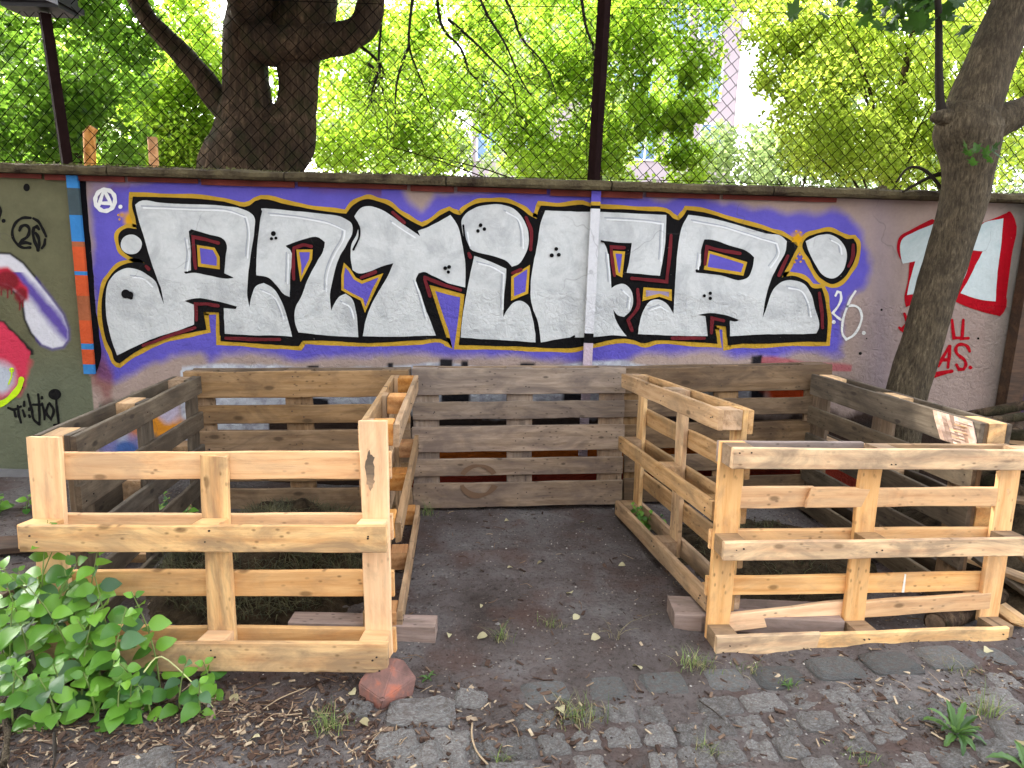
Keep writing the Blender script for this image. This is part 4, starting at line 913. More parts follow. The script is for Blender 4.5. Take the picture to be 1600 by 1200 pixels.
# young leaning tree in front of the wall
LY = 3.72
lt = tag(empty('leaning_tree', (2.02, LY, 0)), 'young grey-brown tree leaning right in front of the red numerals', 'tree')
lo = lt.location.copy(); LT = lambda px, py, y=LY: PY(px, py, y) - lo; kl = LY / c_ / F
tk = limb('trunk', [(1393, 800, 34.8, 3.76), (1402, 700, 31.3, 3.74), (1416, 620, 29.6), (1438, 540, 28.7), (1461, 460, 28.7), (1486, 380, 29.6), (1506, 310, 32.2), (1512, 270, 33.1), (1514, 235, 38.9), (1512, 205, 43.7), (1518, 180, 39.9), (1530, 165, 28.5)], lt, BARK2, 22, .006, LY, 5, LT, kl, 16)
limb('limb', [(1508, 215, 34, LY + .0), (1520, 170, 36), (1540, 115, 33), (1562, 60, 31), (1586, 5, 30), (1612, -60, 28), (1660, -200, 24, 3.6), (1700, -420, 18, 3.3)], tk, BARK2, 18, .005, LY, 5, LT, kl, 16)
limb('limb', [(1520, 215, 22, LY + .02), (1550, 195, 24), (1582, 180, 22), (1612, 165, 20), (1680, 100, 18), (1760, -60, 14)], tk, BARK2, 14, .004, LY, 5, LT, kl, 16)
limb('limb', [(1475, 190, 10), (1469, 160, 6), (1467, 110, 5.2), (1467, 60, 4.8), (1466, 10, 4.5), (1462, -60, 4)], tk, TWIG, 8, .0, LY, 4, LT, kl)
limb('limb', [(1500, 195, 22, LY - .02), (1480, 184, 13, LY - .03), (1462, 183, 8, LY - .03), (1455, 182, 4, LY - .03)], tk, BARK2, 12, .004, LY, 4, LT, kl)
limb('limb', [(1475, 300, 3), (1448, 268, 2.4), (1420, 262, 2), (1400, 285, 1.6)], tk, TWIG, 6, 0, LY + .1, 4, LT, kl)
limb('limb', [(1478, 270, 4), (1450, 278, 3), (1410, 300, 2)], tk, TWIG, 6, 0, LY + .12, 4, LT, kl)
def maple_leaf_mesh(seed):
    q = random.Random(seed); pts = []
    lob = [(-90, .25), (-150, .42), (-128, .30), (-100, .62), (-75, .40), (-52, .85), (-32, .55), (-14, .78), (0, 1.08), (14, .78), (32, .55), (52, .85), (75, .40), (100, .62), (128, .30), (150, .42), (90, .25)]
    for a, r_ in lob[1:-1]: t = math.radians(90 + a); pts.append((math.cos(t) * r_ * .5 * q.uniform(.9, 1.1), math.sin(t) * r_ * .5))
    V = [(0, 0, .02)] + [(x_, y_, -.12 * (x_ * x_ + y_ * y_) * 2 + q.uniform(-.02, .02)) for x_, y_ in pts] + [(0, -.2, 0)]
    n = len(V) - 1; Fc = [(0, i, i + 1) for i in range(1, n)] + [(0, n, 1)]
    me = bpy.data.meshes.new('leaf'); me.from_pydata(V, [], Fc); me.update(); me.materials.append(ML); return me
ML = m_leaf('leaf_maple', L((22, 44, 14), 1), L((44, 74, 24), 1), (.07, .17, .02), .45)
MLM = [maple_leaf_mesh(k) for k in range(4)]
def mleaf(px, py, y, s, par, offv, face=None):
    o = obj('leaf', R.choice(MLM), None, par); o.location = PY(px, py, y) - offv
    o.rotation_euler = (R.uniform(.5, 1.5), R.uniform(-.6, .6), R.uniform(-2.5, 2.5)); o.scale = (s, s, s); return o
for i in range(80):
    px = R.gauss(1432, 48); py = R.gauss(4, 24)
    if py > 58: py = 30
    mleaf(px, py, LY + R.uniform(-.25, .2), R.uniform(.10, .17), lt, lo)
for (px, py) in [(1350, 12), (1346, 34), (1362, 22), (1500, 28), (1508, 48), (1490, 10), (1395, 52), (1450, 44), (1436, 60), (1478, 22)]: mleaf(px, py, LY - .05, .15, lt, lo)
for (px, py) in [(1514, 240), (1520, 255), (1540, 240), (1552, 232), (1548, 250), (1510, 232), (1562, 244), (1526, 234)]: mleaf(px, py, LY - .2, .09, lt, lo)

# ------------------------------------------------------------------ chain link fence
FY = WY + .12
fence = tag(empty('chain_link_fence', (0, FY, 1.87)), 'rusty chain-link fence with dark posts standing on top of the wall', 'fence')
WIRE = m_plain('wire', L((12, 12, 11), 1), .95, .3, 20, .1, .004, .0); POSTM = m_plain('post_rust', L((26, 15, 14), 1), .9, .35, 14, .4, .004, .03)
w_, hh = .0395, .039; V = []; Fc = []
rad = .0030
def wire_poly(pts, r):
    b0 = len(V); n = len(pts)
    for i, p in enumerate(pts):
        d = (pts[min(i + 1, n - 1)] - pts[max(i - 1, 0)]).normalized(); a = Vector((0, 1, 0)); bb = d.cross(a).normalized()
        for k in range(3):
            t = 2 * math.pi * k / 3; V.append(tuple(p + a * math.cos(t) * r + bb * math.sin(t) * r))
    for i in range(n - 1):
        for k in range(3): k2 = (k + 1) % 3; Fc.append((b0 + 3 * i + k, b0 + 3 * i + k2, b0 + 3 * i + 3 + k2, b0 + 3 * i + 3 + k))
nrow = 42
for k in range(-96, 97):
    pts = []
    for i in range(nrow):
        sx = 1 if (i + k) % 2 else -1
        xx = k * w_ + sx * w_ * .47
        sag = .012 * math.sin(xx * 1.7) + .006 * math.sin(xx * 5.1 + i * .2)
        pts.append(Vector((xx + .006 * math.sin(i * .3 + xx), .02 * math.sin(xx * .9 + i * .05) + .002 * sx, .012 + i * hh + sag)))
    wire_poly(pts, rad)
o = mesh('wire_netting', V, Fc, WIRE, fence); tag(o, kind='stuff')
for z in (.02, .95, 1.62):
    V = []; Fc = []; wire_poly([Vector((x_, .004, z + .01 * math.sin(x_ * 1.7))) for x_ in np.arange(-3.8, 3.9, .1)], .0022); mesh('tension_wire', V, Fc, WIRE, fence)
fo = fence.location.copy()
for (pt, pb, wpx_) in [((70, 22), (107, 268), 9.5), ((953, -140), (927, 292), 10)]:
    b = MB(); a = PY(*pb, FY - .03) - fo; c = PY(*pt, FY - .03) - fo; kk = wpx_ * FY / c_ / F
    d = (c - a).normalized(); 
    b.tube([a - d * .06, a + d * .02, (a + c) / 2, c], [kk * .95] * 4, 4, 0); o = b.build('post', POSTM, fence); 
b = MB(); b.box((3.2, -.02, -.06), (3.26, .04, 1.7)); b.build('post', POSTM, fence)
p = PY(60, 16, FY - .05)
lamp = tag(empty('lamp_box', p), 'dark metal lamp box with grey flap on top of the left fence post', 'lamp')
b = MB(); k_ = FY / c_ / F
for i, (x0, x1, z0, z1, y0, y1) in enumerate([(-42, 38, .0, 60, -.06, .12), (-46, 42, 6, 14, -.08, .15)]): b.box((x0 * k_, y0, z0 * k_), (x1 * k_, y1, z1 * k_))
b.build('housing', m_plain('lamp_black', L((26, 24, 26), 1), .5), lamp)
b = MB(); b.add([Vector((22 * k_, -.132, 24 * k_)), Vector((46 * k_, -.132, 20 * k_)), Vector((47 * k_, -.132, -2 * k_)), Vector((30 * k_, -.132, 4 * k_)), Vector((22 * k_, -.115, 24 * k_)), Vector((46 * k_, -.115, 20 * k_)), Vector((47 * k_, -.115, -2 * k_)), Vector((30 * k_, -.115, 4 * k_))], [(0, 1, 2, 3), (7, 6, 5, 4), (0, 4, 5, 1), (1, 5, 6, 2), (2, 6, 7, 3), (3, 7, 4, 0)])
b.build('flap', m_plain('lamp_grey', L((120, 120, 124), 1), .5), lamp)
# stakes behind the wall
for lab, pts, r_ in [('taller orange-brown wooden stake behind the wall beside the left fence post', [(141, 300), (141, 262), (145, 208)], 8.5), ('shorter orange-brown wooden stake behind the wall left of the forked trunk', [(241, 300), (241, 262), (239, 231)], 7)]:
    P_ = [PY(a, b_, 4.5) for a, b_ in pts]; P_[0].z = -.1
    root = tag(empty('wooden_stake', (P_[0].x, P_[0].y, 0)), lab, 'stake', 'wooden stakes behind the wall')
    b = MB(); kk = r_ * 4.5 / c_ / F; b.tube([q - root.location for q in P_], [kk] * 3, 10, .003, 20, 3); b.build('stake_shaft', WOOD['orange'], root, True)

# ------------------------------------------------------------------ pallets
def plank_mesh(L_, W_, T_, seed, wob=.0022, n=10, cup=.0, jag0=0, jag1=0, cham=.0028):
    q = random.Random(seed); V = []; Fc = []
    c = min(cham, T_ * .2)
    hw, ht = W_ / 2, T_ / 2
    sec = [(-hw + c, -ht), (hw - c, -ht), (hw, -ht + c), (hw, ht - c), (hw - c, ht), (-hw + c, ht), (-hw, ht - c), (-hw, -ht + c)]
    o_ = seed * 3.77
    xs = [(-.5 + i / n) * L_ for i in range(n + 1)]
    X_ = np.array([[x_, 0, 0] for x_ in xs])
    eL = vnoise(X_, 6, o_) * wob * 1.6; eR = vnoise(X_, 6, o_ + 9) * wob * 1.6; bow = vnoise(X_, 1.2, o_ + 20) * wob * 1.5; tw = vnoise(X_, .9, o_ + 31) * wob * .6
    for i, x_ in enumerate(xs):
        for j, (y_, z_) in enumerate(sec):
            xx = x_; s = (y_ / hw)
            yy = y_ + (eR[i] if y_ > 0 else eL[i])
            if i == 0: xx += q.uniform(-.0015, .0015) + jag0 * (q.uniform(0, 1) if j not in (0, 5) else .2) * (1 + s) * .5
            if i == n: xx += q.uniform(-.0015, .0015) - jag1 * (q.uniform(0, 1) if j not in (1, 4) else .2) * (1 - s) * .5
            V.append((xx, yy, z_ + bow[i] * .5 + tw[i] * s))
    for i in range(n):
        for j in range(8): j2 = (j + 1) % 8; Fc.append((i * 8 + j, i * 8 + j2, (i + 1) * 8 + j2, (i + 1) * 8 + j))
    Fc.append(tuple(range(7, -1, -1))); Fc.append(tuple(n * 8 + k for k in range(8)))
    me = bpy.data.meshes.new('plank'); me.from_pydata(V, [], Fc); me.update(); return me
SEED = [100]
DECK_E = [(0, .145), (.186, .286), (.3275, .4725), (.514, .614), (.655, .8)]
class Pallet:
    def __init__(s, label, fr, face, mats, sgn=1):
        x, y, z, yaw, lean, rl = fr[:6]
        A_ = Vector((math.cos(yaw), math.sin(yaw), 0)); N_ = Vector((-math.sin(yaw), math.cos(yaw), 0)); Z_ = Vector((0, 0, 1))
        U_ = Z_ * math.cos(lean) + N_ * math.sin(lean)
        A2 = A_ * math.cos(rl) + U_ * math.sin(rl); U2 = U_ * math.cos(rl) - A_ * math.sin(rl); N2 = A2.cross(U2)
        s.o = tag(empty('wooden_pallet'), label, 'pallet', 'wooden pallets stood on edge to make compost bins')
        s.o.matrix_world = Matrix(((A2.x, U2.x, N2.x, x), (A2.y, U2.y, N2.y, y), (A2.z, U2.z, N2.z, z), (0, 0, 0, 1)))
        s.sgn = sgn; s.m = mats; s.face = face
        if face == 'skid': s.T = dict(skid=(0, .0215), block=(.022, .0995), cross=(.10, .1215), deck=(.122, .144))
        else: s.T = dict(deck=(0, .0215), cross=(.022, .0435), block=(.044, .1215), skid=(.122, .144))
        s.N = []
    def put(s, kind, a0, a1, h0, h1, mat=None, rot=0, dt=0, **kw):
        t0, t1 = s.T[kind]; t0 += dt; t1 += dt
        name = {'skid': 'skid_board', 'deck': 'deck_board', 'cross': 'cross_board', 'block': 'block'}[kind]
        vert = (h1 - h0) > (a1 - a0); L_, W_ = (h1 - h0, a1 - a0) if vert else (a1 - a0, h1 - h0)
        if kind != 'block': L_ += R.uniform(-.004, .006); W_ += R.uniform(-.003, .002)
        SEED[0] += 1
        me = plank_mesh(L_, W_, t1 - t0, SEED[0], n=12 if kind != 'block' else 3, **kw)
        o = obj(name, me, WOOD[mat or s.m[kind]], s.o); o.location = ((a0 + a1) / 2, (h0 + h1) / 2, -s.sgn * (t0 + t1) / 2)
        o.rotation_euler = (R.uniform(-.004, .004) if kind != 'block' else 0, 0, (math.pi / 2 if vert else 0) + rot + (R.uniform(-.003, .003) if kind != 'block' else 0))
        return o
    def std(s, deck=None, skid=None, cross=None, blocks=None):
        deck = DECK_E if deck is None else deck; skid = [(0, .1), (.35, .45), (.7, .8)] if skid is None else skid; cross = [(0, .145), (.5275, .6725), (1.055, 1.2)] if cross is None else cross
        s.dk, s.sk, s.cs = deck, skid, cross
        for h0, h1 in deck: s.put('deck', 0, 1.2, h0, h1)
        for h0, h1 in skid: s.put('skid', 0, 1.2, h0, h1)
        for a0, a1 in cross: s.put('cross', a0, a1, .001, .799)
        for a0, a1 in cross:
            for h0, h1 in (blocks or skid): s.put('block', a0 + .002, a1 - .002, h0 + .002, h1 - .002)
        s.nails()
    def nails(s):
        hs = s.sk if s.face == 'skid' else s.dk; b = MB()
        for h0, h1 in hs:
            for a0, a1 in s.cs:
                for k in range(3 if h1 - h0 > .12 else 2):
                    a = R.uniform(a0 + .02, a1 - .02); h = R.uniform(h0 + .015, h1 - .015); r_ = R.uniform(.0028, .0045)
                    z = s.sgn * .0022
                    pts = [Vector((a + r_ * math.cos(q), h + r_ * math.sin(q) * .8, z)) for q in np.linspace(0, 2 * math.pi, 7)[:-1]]
                    lo_ = [Vector((p_.x, p_.y, -z)) for p_ in pts]
                    b.add(pts + lo_, [tuple(range(6)), tuple(range(11, 5, -1))] + [(i, 6 + i, 6 + (i + 1) % 6, (i + 1) % 6) for i in range(6)])
        tag(b.build('nails', NAIL, s.o), kind='stuff')
NAIL = m_plain('nail_iron', L((48, 36, 30), 1), .6)
G1 = dict(skid='greypink', deck='greypink', cross='greypink', block='greypink')
# back row
M_ = Pallet('grey-brown pallet at the back of the open bay, between the two compost bins', [-0.5346, 3.6114, 0.0089, 0.0933, 0.0321, 0.0196], 'deck', G1); M_.std()
# tea-coloured ring stain on its lower left boards
N_ = NT('ring_stain'); RST = N_.done(L((104, 80, 60), 1), .8)
def ring_arc(c, r, w, t0, t1, par, mat):
    V = []; Fc = []; n = 18
    for i in range(n + 1):
        t = t0 + (t1 - t0) * i / n; ww = w * (.55 + .6 * abs(math.sin(t * 1.7 + .6)))
        for rr in (r - ww / 2, r + ww / 2): V.append((c[0] + rr * math.cos(t) * 1.12, c[1] + rr * math.sin(t), .0045 + .0008))
    for i in range(n): Fc.append((2 * i, 2 * i + 1, 2 * i + 3, 2 * i + 2))
    return mesh('ring_stain', V, Fc, mat, par)
ring_arc((.365, .160), .088, .024, .44, 2.70, M_.o, RST); ring_arc((.365, .160), .088, .03, 3.42, 5.95, M_.o, RST)
B_ = dict(skid='brown', deck='brown', cross='brownlight', block='brown')
Pallet('brown pallet forming the back of the left compost bin', [-1.7312, 3.5065, -0.0241, 0.0219, 0.024, 0.0334], 'deck', dict(B_, deck='brownlight')).std()
Pallet('brown pallet forming the back of the right compost bin', [0.6853, 3.7928, 0.0155, 0.0088, 0.0378, 0.0517], 'deck', dict(B_, deck='brown')).std()
# sides
D5 = [(0, .085), (.175, .26), (.355, .44), (.53, .615), (.71, .8)]
Pallet('dark grey pallet forming the left side of the left compost bin', [-1.65, 3.5, -.04, -1.483, 0, 0], 'deck', dict(skid='dark', deck='dark', cross='dark', block='tan'), -1).std(deck=[(0, .09), (.17, .26), (.34, .43), (.515, .61), (.705, .8)], cross=[(0, .12), (.54, .66), (1.08, 1.2)])
LS = Pallet('tan pallet edge-on, right side of the left compost bin facing the open bay', [-0.4833, 3.4903, 0.0009, -1.4857, -0.0168, 0.0285], 'skid', dict(skid='tan', deck='tan', cross='tan', block='orange'), -1)
LS.dk, LS.sk, LS.cs = D5, [(0, .085), (.37, .455), (.72, .8)], [(0, .1), (.55, .65), (1.1, 1.2)]
for h0, h1 in D5: LS.put('deck', 0, 1.2, h0, h1)
LS.put('skid', 0, 1.2, .715, .8, mat='tan'); LS.put('skid', .02, 1.2, .375, .455, mat='brownlight', rot=-.03, jag1=.03); LS.put('skid', 0, 1.19, .0, .085, mat='tan', rot=.008)
for a0, a1 in LS.cs:
    LS.put('cross', a0, a1, .001, .799)
    for h0, h1 in LS.sk: LS.put('block', a0 + .002, a1 - .002, h0 + .002, h1 - .002)
LS.nails()
RS = Pallet('tan open-slatted pallet, left side of the right compost bin facing the open bay', [0.6057, 3.612, 0.0149, -1.4232, 0.007, 0.0592], 'skid', dict(skid='tan', deck='tan', cross='golden', block='tan'))
RS.std(deck=D5, skid=[(0, .08), (.37, .447), (.722, .803)], cross=[(0, .1), (.56, .66), (1.1, 1.2)])
RD = Pallet('dark pallet with a splintered sunlit end, right side of the right compost bin', [1.71, 3.78, .02, -1.445, 0, .012], 'deck', dict(skid='dark', deck='dark', cross='brown', block='golden'))
RD.std(deck=[(0, .1), (.18, .28), (.34, .46), (.52, .62), (.685, .803)])
# splinters at the broken end; pale slanted strips paint the sun patch in
SPL = m_wood('wood_splintered_sunlit', L((206, 178, 160)), L((184, 154, 134)), L((116, 84, 66)), L((88, 64, 52)), 1.0, .5)
def sunlit_chip(par, pts, z):
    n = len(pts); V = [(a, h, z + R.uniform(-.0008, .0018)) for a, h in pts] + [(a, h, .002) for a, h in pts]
    return mesh('sunlit_splintered_face', V, [tuple(range(n))] + [(i, n + i, n + (i + 1) % n, (i + 1) % n) for i in range(n)], SPL, par)
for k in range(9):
    a0 = .985 + k * .024; sunlit_chip(RD.o, [(min(1.2, a0 + .03), .690), (min(1.2, a0 + .053), .688), (min(1.2, a0 + .032), .73), (min(1.2, a0 + .006), .77), (min(1.2, a0 - .012), .8015), (min(1.2, a0 - .036), .802), (min(1.2, a0 - .018), .765), (min(1.2, a0 + .007), .725)], .0040 + .0006 * (k % 3))
for k in range(7):
    o = mesh('splinter', *(lambda a, h, l, w: ([(a, h, .003), (a + l, h + .004, .006), (a + l * .9, h + w, .012), (a, h + w, .003), (a, h, -.004), (a + l, h + .004, .0), (a + l * .9, h + w, .004), (a, h + w, -.004)], [(0, 1, 2, 3), (7, 6, 5, 4), (0, 4, 5, 1), (1, 5, 6, 2), (2, 6, 7, 3), (3, 7, 4, 0)]))(1.06 + R.uniform(-.04, .03), .70 + k * .013, R.uniform(.06, .14), .007), WOOD['golden'] if k % 2 else WOOD['mauve'], RD.o)
# front left: underside towards the camera, top boards gone
FL = Pallet('pale pine pallet with missing top boards, front of the left compost bin', [-1.5765, 2.0123, 0.0393, -0.028, 0.1022, 0.043], 'skid', dict(skid='golden', deck='fresh', cross='fresh', block='fresh'))
FL.sk = [(-.035, .088), (.392, .482)]; FL.cs = [(-.028, .08), (.557, .65), (1.10, 1.193)]; FL.dk = []
FL.put('skid', 0, 1.2, -.012, .09, mat='golden'); FL.put('skid', -.004, 1.205, .393, .482, mat='golden')
FL.put('cross', -.032, .078, 0, .757); FL.put('cross', .557, .65, 0, .695, mat='golden', jag1=.006); FL.put('cross', 1.10, 1.193, 0, .808)
for a0, a1 in FL.cs:
    FL.put('block', a0 + .002, a1 - .002, .395, .478); FL.put('block', a0 + .002, a1 - .002, .0, .086)
for h0, h1 in [(.0, .085), (.195, .286), (.398, .486), (.607, .7)]: FL.put('deck', 0, 1.2, h0, h1)
FL.nails()
INK = m_wood('wood_ink_smudge', L((150, 124, 96)), L((112, 94, 76)), L((70, 60, 52)), L((62, 56, 50)), 1.1, .2)
q_ = random.Random(4); pts = []
for k in range(26):
    t = 2 * math.pi * k / 26; pts.append((1.137 + .017 * math.cos(t) * q_.uniform(.55, 1.25), .640 + .066 * math.sin(t) * q_.uniform(.8, 1.1), -.0988))
mesh('ink_smudge', pts + [(a, h, -.1005) for a, h, z in pts], [tuple(range(26))] + [(i, 26 + i, 26 + (i + 1) % 26, (i + 1) % 26) for i in range(26)], INK, FL.o)
# front right: complete underside with snapped boards
FR = Pallet('pale pine pallet with snapped and slanting boards, front of the right compost bin', [0.7881, 2.2706, -0.0107, 0.1209, 0.036, -0.0095], 'skid', dict(skid='golden', deck='fresh', cross='fresh', block='brownlight'))
FR.sk = [(0, .08), (.377, .448), (.72, .798)]; FR.cs = [(0, .093), (.565, .655), (1.145, 1.24)]; FR.dk = []
FR.put('skid', .0, .41, .0, .08, mat='golden', jag1=.05); FR.put('skid', .385, 1.2, -.008, .078, mat='golden', jag0=.04, dt=.003, rot=.006)
FR.put('skid', 0, 1.205, .377, .449); FR.put('skid', 0.0, 1.2, .72, .798)
FR.put('cross', 0, .093, .0, .798); FR.put('cross', .565, .652, .055, .75); FR.put('cross', 1.15, 1.242, .06, .75)
for a0, a1 in FR.cs:
    for h0, h1 in FR.sk: FR.put('block', a0 + .002, a1 - .004, h0 + .003, h1 - .003)
FR.put('deck', 0, .58, .712, .794, mat='mauve', rot=.0); FR.put('deck', .5, 1.2, .712, .786, mat='tan', dt=.001)
FR.put('deck', .02, .40, .535, .614, jag1=.03); FR.put('deck', .36, 1.2, .543, .618, jag0=.04, dt=-.0226)
FR.put('deck', 0, 1.2, .37, .447); FR.put('deck', 0, 1.2, .18, .257)
FR.put('deck', .03, .66, .052, .124, rot=.088); FR.put('deck', .63, 1.19, .098, .168, rot=.048, dt=-.0226, jag0=.02)
FR.nails()
# white chalk line on one board
mesh('chalk_line', [(.815, .18, -.1205), (.826, .18, -.1205), (.824, .257, -.1205), (.818, .257, -.1205), (.815, .18, -.123), (.826, .18, -.123), (.824, .257, -.123), (.818, .257, -.123)], [(0, 1, 2, 3), (7, 6, 5, 4), (0, 4, 5, 1), (1, 5, 6, 2), (2, 6, 7, 3), (3, 7, 4, 0)], m_plain('chalk', L((220, 216, 206), 1)), FR.o)

# ------------------------------------------------------------------ loose timber and stones
def plank(name, label, c, L_, W_, T_, rot, mat, cat='plank', group=None, jag=0):
    SEED[0] += 1; me = plank_mesh(L_, W_, T_, SEED[0], wob=.004, jag0=jag, jag1=jag); o = obj(name, me, WOOD[mat]); o.location = c; o.rotation_euler = rot
    return tag(o, label, cat, group)
plank('timber_beam', 'grey-pink timber beam poking out from under the left compost bin', (-.535, 2.335, .022), .55, .085, .085, (0, 0, .0), 'mauve', 'beam')
plank('timber_beam', 'grey weathered beam under the front corner of the right compost bin', (1.0, 2.50, .035), .66, .15, .07, (0, 0, -.02), 'mauve', 'beam')
red = tag(obj('red_stone', None) if False else empty('red_stone', (0, 0, 0)), 'angular reddish brick-like stone at the corner of the left bin', 'stone')
p = GZ(602, 1090); red.location = (p.x, p.y + .02, gz(p.x, p.y) + .05)
NS = NT('red_sandstone'); tcs = NS.n('ShaderNodeTexCoord').outputs['Object']
cs_ = NS.ramp(NS.noise(tcs, 9, 7, .65, .4), [(.3, L((78, 60, 56), 1)), (.5, L((116, 86, 78), 1)), (.64, L((158, 92, 70), 1)), (.75, L((126, 104, 98), 1))])
REDM = NS.done(cs_, .85, NS.bump(NS.noise(tcs, 60, 6, .65), .6, .004), .25)
bm = bmesh.new()
vs = [(-.088, -.01, -.05), (-.02, -.075, -.055), (.085, -.02, -.05), (.07, .06, -.05), (-.05, .07, -.05), (-.092, .0, .0), (-.01, -.082, -.01), (.098, -.005, .012), (.055, .07, .03), (-.04, .065, .03), (-.045, .03, .05), (.02, -.012, .055), (.03, .05, .05), (-.01, .055, .052)]
for v in vs: bm.verts.new(v)
bmesh.ops.convex_hull(bm, input=bm.verts); bmesh.ops.bevel(bm, geom=bm.edges[:], offset=.0035, segments=2, affect='EDGES')
me = bpy.data.meshes.new('stone_body'); bm.to_mesh(me); bm.free(); obj('stone_body', me, REDM, red); red.rotation_euler = (0, 0, .15)

def log(label, a, b_, r_, mat, group=None, name='log', cat='log'):
    a, b_ = Vector(a), Vector(b_); root = tag(empty(name, a), label, cat, group)
    m = MB(); m.tube([Vector((0, 0, 0)), (b_ - a) * .33, (b_ - a) * .66, b_ - a], [r_, r_ * 1.03, r_ * .97, r_ * .95], 12, r_ * .12, 9, 2); m.build('bark', mat, root, True)
    d = (b_ - a).normalized(); V = [Vector((0, 0, 0)) - d * .004]; ax = d.cross(Vector((0, 0, 1))).normalized(); bx = d.cross(ax)
    for k in range(12): t = 2 * math.pi * k / 12; V.append((ax * math.cos(t) + bx * math.sin(t)) * r_ * .9 - d * .003)
    V2 = [v + (b_ - a) + d * .008 for v in V]
    m = MB(); m.add(V, [(0, 1 + k, 1 + (k + 1) % 12) for k in range(12)]); m.build('cut_end', WOOD['brown'], root); m = MB(); m.add(V2, [(0, 1 + (k + 1) % 12, 1 + k) for k in range(12)]); m.build('cut_end', WOOD['brown'], root)
    return root
log('fat brown log lying inside the front of the right compost bin', GZ(1462, 975, .035), GZ(1560, 930, .04), .045, BARK)
gl = 'dark logs and branches heaped beside the wall at the right edge'
for i in range(11):
    px = 1555 + R.uniform(-18, 60); py = 640 + i * 15; y = 3.5 + R.uniform(-.2, .2) - i * .035
    c = PY(px, py, y); d = Vector((R.uniform(.2, .5), R.uniform(-.4, .3), R.uniform(-.16, .14)))
    log('dark log in the heap of branches at the right edge', c - d * .4, c + d, R.uniform(.016, .05), BARK, gl)
for i, (c0, c1, w_, lab, mt) in enumerate([((1500, 868, 2.95), (1620, 912, 2.7), .08, 'yellowish split plank uppermost in the pile right of the right bin', 'golden'), ((1490, 905, 2.9), (1612, 990, 2.52), .07, 'yellowish split plank nearest the ground right of the right bin', 'golden'),
                           ((1500, 925, 2.9), (1620, 962, 2.66), .06, 'thin pale split plank in the middle of the pile right of the bin', 'fresh'), ((1520, 930, 2.8), (1592, 985, 2.5), .06, 'short pale split plank against the corner of the right bin', 'golden'),
                           ((1530, 800, 2.9), (1640, 900, 2.6), .1, 'grey-brown board behind the split planks on the right', 'brown'), ((1530, 870, 2.9), (1640, 945, 2.62), .11, 'dark grey board under the split planks on the right', 'dark'), ((1520, 770, 3.1), (1650, 790, 3.0), .1, 'brown board lying above the split planks on the right', 'brown'), ((1540, 690, 3.3), (1660, 700, 3.2), .1, 'light brown board topmost in the right-hand timber heap', 'brownlight')]):
    a, b_ = PY(c0[0], c0[1], c0[2]), PY(c1[0], c1[1], c1[2]); d = b_ - a
    a.z = max(a.z, .03); b_.z = max(b_.z, .02)
    o = plank('split_plank', lab, (a + b_) / 2, d.length, w_, .02, (0, 0, 0), mt, 'plank', 'planks heaped right of the right bin', .04)
    o.rotation_euler = d.to_track_quat('X', 'Z').to_euler()
# dirt heap beneath them
def heap(name, label, c, rx, ry, h, mat, seed, cat='heap'):
    n = 44; g = np.linspace(-1.15, 1.15, n); XX, YY = np.meshgrid(g, g); r2 = XX ** 2 + YY ** 2
    z = h * np.exp(-r2 * 1.6) * (1 + .35 * fbm(np.c_[XX.ravel(), YY.ravel()], 2.2, 4, seed).reshape(n, n)) - .02 - .08 * np.clip(r2 - .9, 0, 1)
    P_ = np.c_[XX.ravel() * rx, YY.ravel() * ry, z.ravel() + .012 * fbm(np.c_[XX.ravel(), YY.ravel()], 9, 3, seed)]
    o = gridmesh(name, P_, n, n, mat); o.location = c; return tag(o, label, cat)
HEAPM = m_plain('compost', L((40, 32, 24), 1), .95, .5, 18, .9, .02, .1, c2=L((62, 52, 38), 1))
h1_ = heap('compost_heap', 'dark heap of compost and grass cuttings in the left bin', (-1.05, 2.9, 0), .5, .55, .26, HEAPM, 2)
h2_ = heap('compost_heap', 'low dark heap of compost inside the right bin', (1.3, 3.15, 0), .5, .5, .12, HEAPM, 5)
heap('rubble_heap', 'brown litter heap under the logs at the right edge', (2.75, 3.2, 0), .7, .7, .42, HEAPM, 8)
def blades(name, pts, hgt, mat, parent=None, wid=.0035, lean=.6, nseg=3, seed=1):
    q = random.Random(seed); V = []; Fc = []
    for p_ in pts:
        hh_ = hgt * q.uniform(.4, 1.15); az = q.uniform(0, 6.283); ln = lean * q.uniform(.2, 1.3); d = Vector((math.cos(az), math.sin(az), 0)); s = Vector((-d.y, d.x, 0)) * wid * q.uniform(.6, 1.2)
        b0 = len(V)
        for k in range(nseg + 1):
            t = k / nseg; c = Vector(p_) + d * (ln * hh_ * t * t) + Vector((0, 0, hh_ * (t - .35 * ln * t * t))); w__ = (1 - t) ** .7
            V += [c - s * w__, c + s * w__]
        for k in range(nseg): Fc.append((b0 + 2 * k, b0 + 2 * k + 1, b0 + 2 * k + 3, b0 + 2 * k + 2))
    return mesh(name, V, Fc, mat, parent)
GRASS = m_leaf('grass_blade', L((64, 84, 34), 1), L((130, 146, 84), 1), (.22, .32, .08), .3, .6)
DRYG = m_leaf('grass_dry', L((110, 104, 70), 1), L((176, 164, 120), 1), (.3, .28, .14), .3, .7)
CUT = m_leaf('grass_cuttings', L((46, 46, 30), 1), L((96, 92, 62), 1), (.10, .11, .05), .3, .8)
def heap_pts(c, rx, ry, n, h):
    out = []
    for _ in range(n):
        a, r_ = R.uniform(0, 6.283), R.random() ** .6; x_, y_ = math.cos(a) * r_, math.sin(a) * r_
        out.append((x_ * rx, y_ * ry, h * math.exp(-(x_ * x_ + y_ * y_) * 1.6) - .02))
    return out
tag(blades('grass_cuttings', heap_pts(0, .5, .55, 5200, .25), .085, CUT, h1_, .0028, 1.6, 3, 3), kind='stuff')
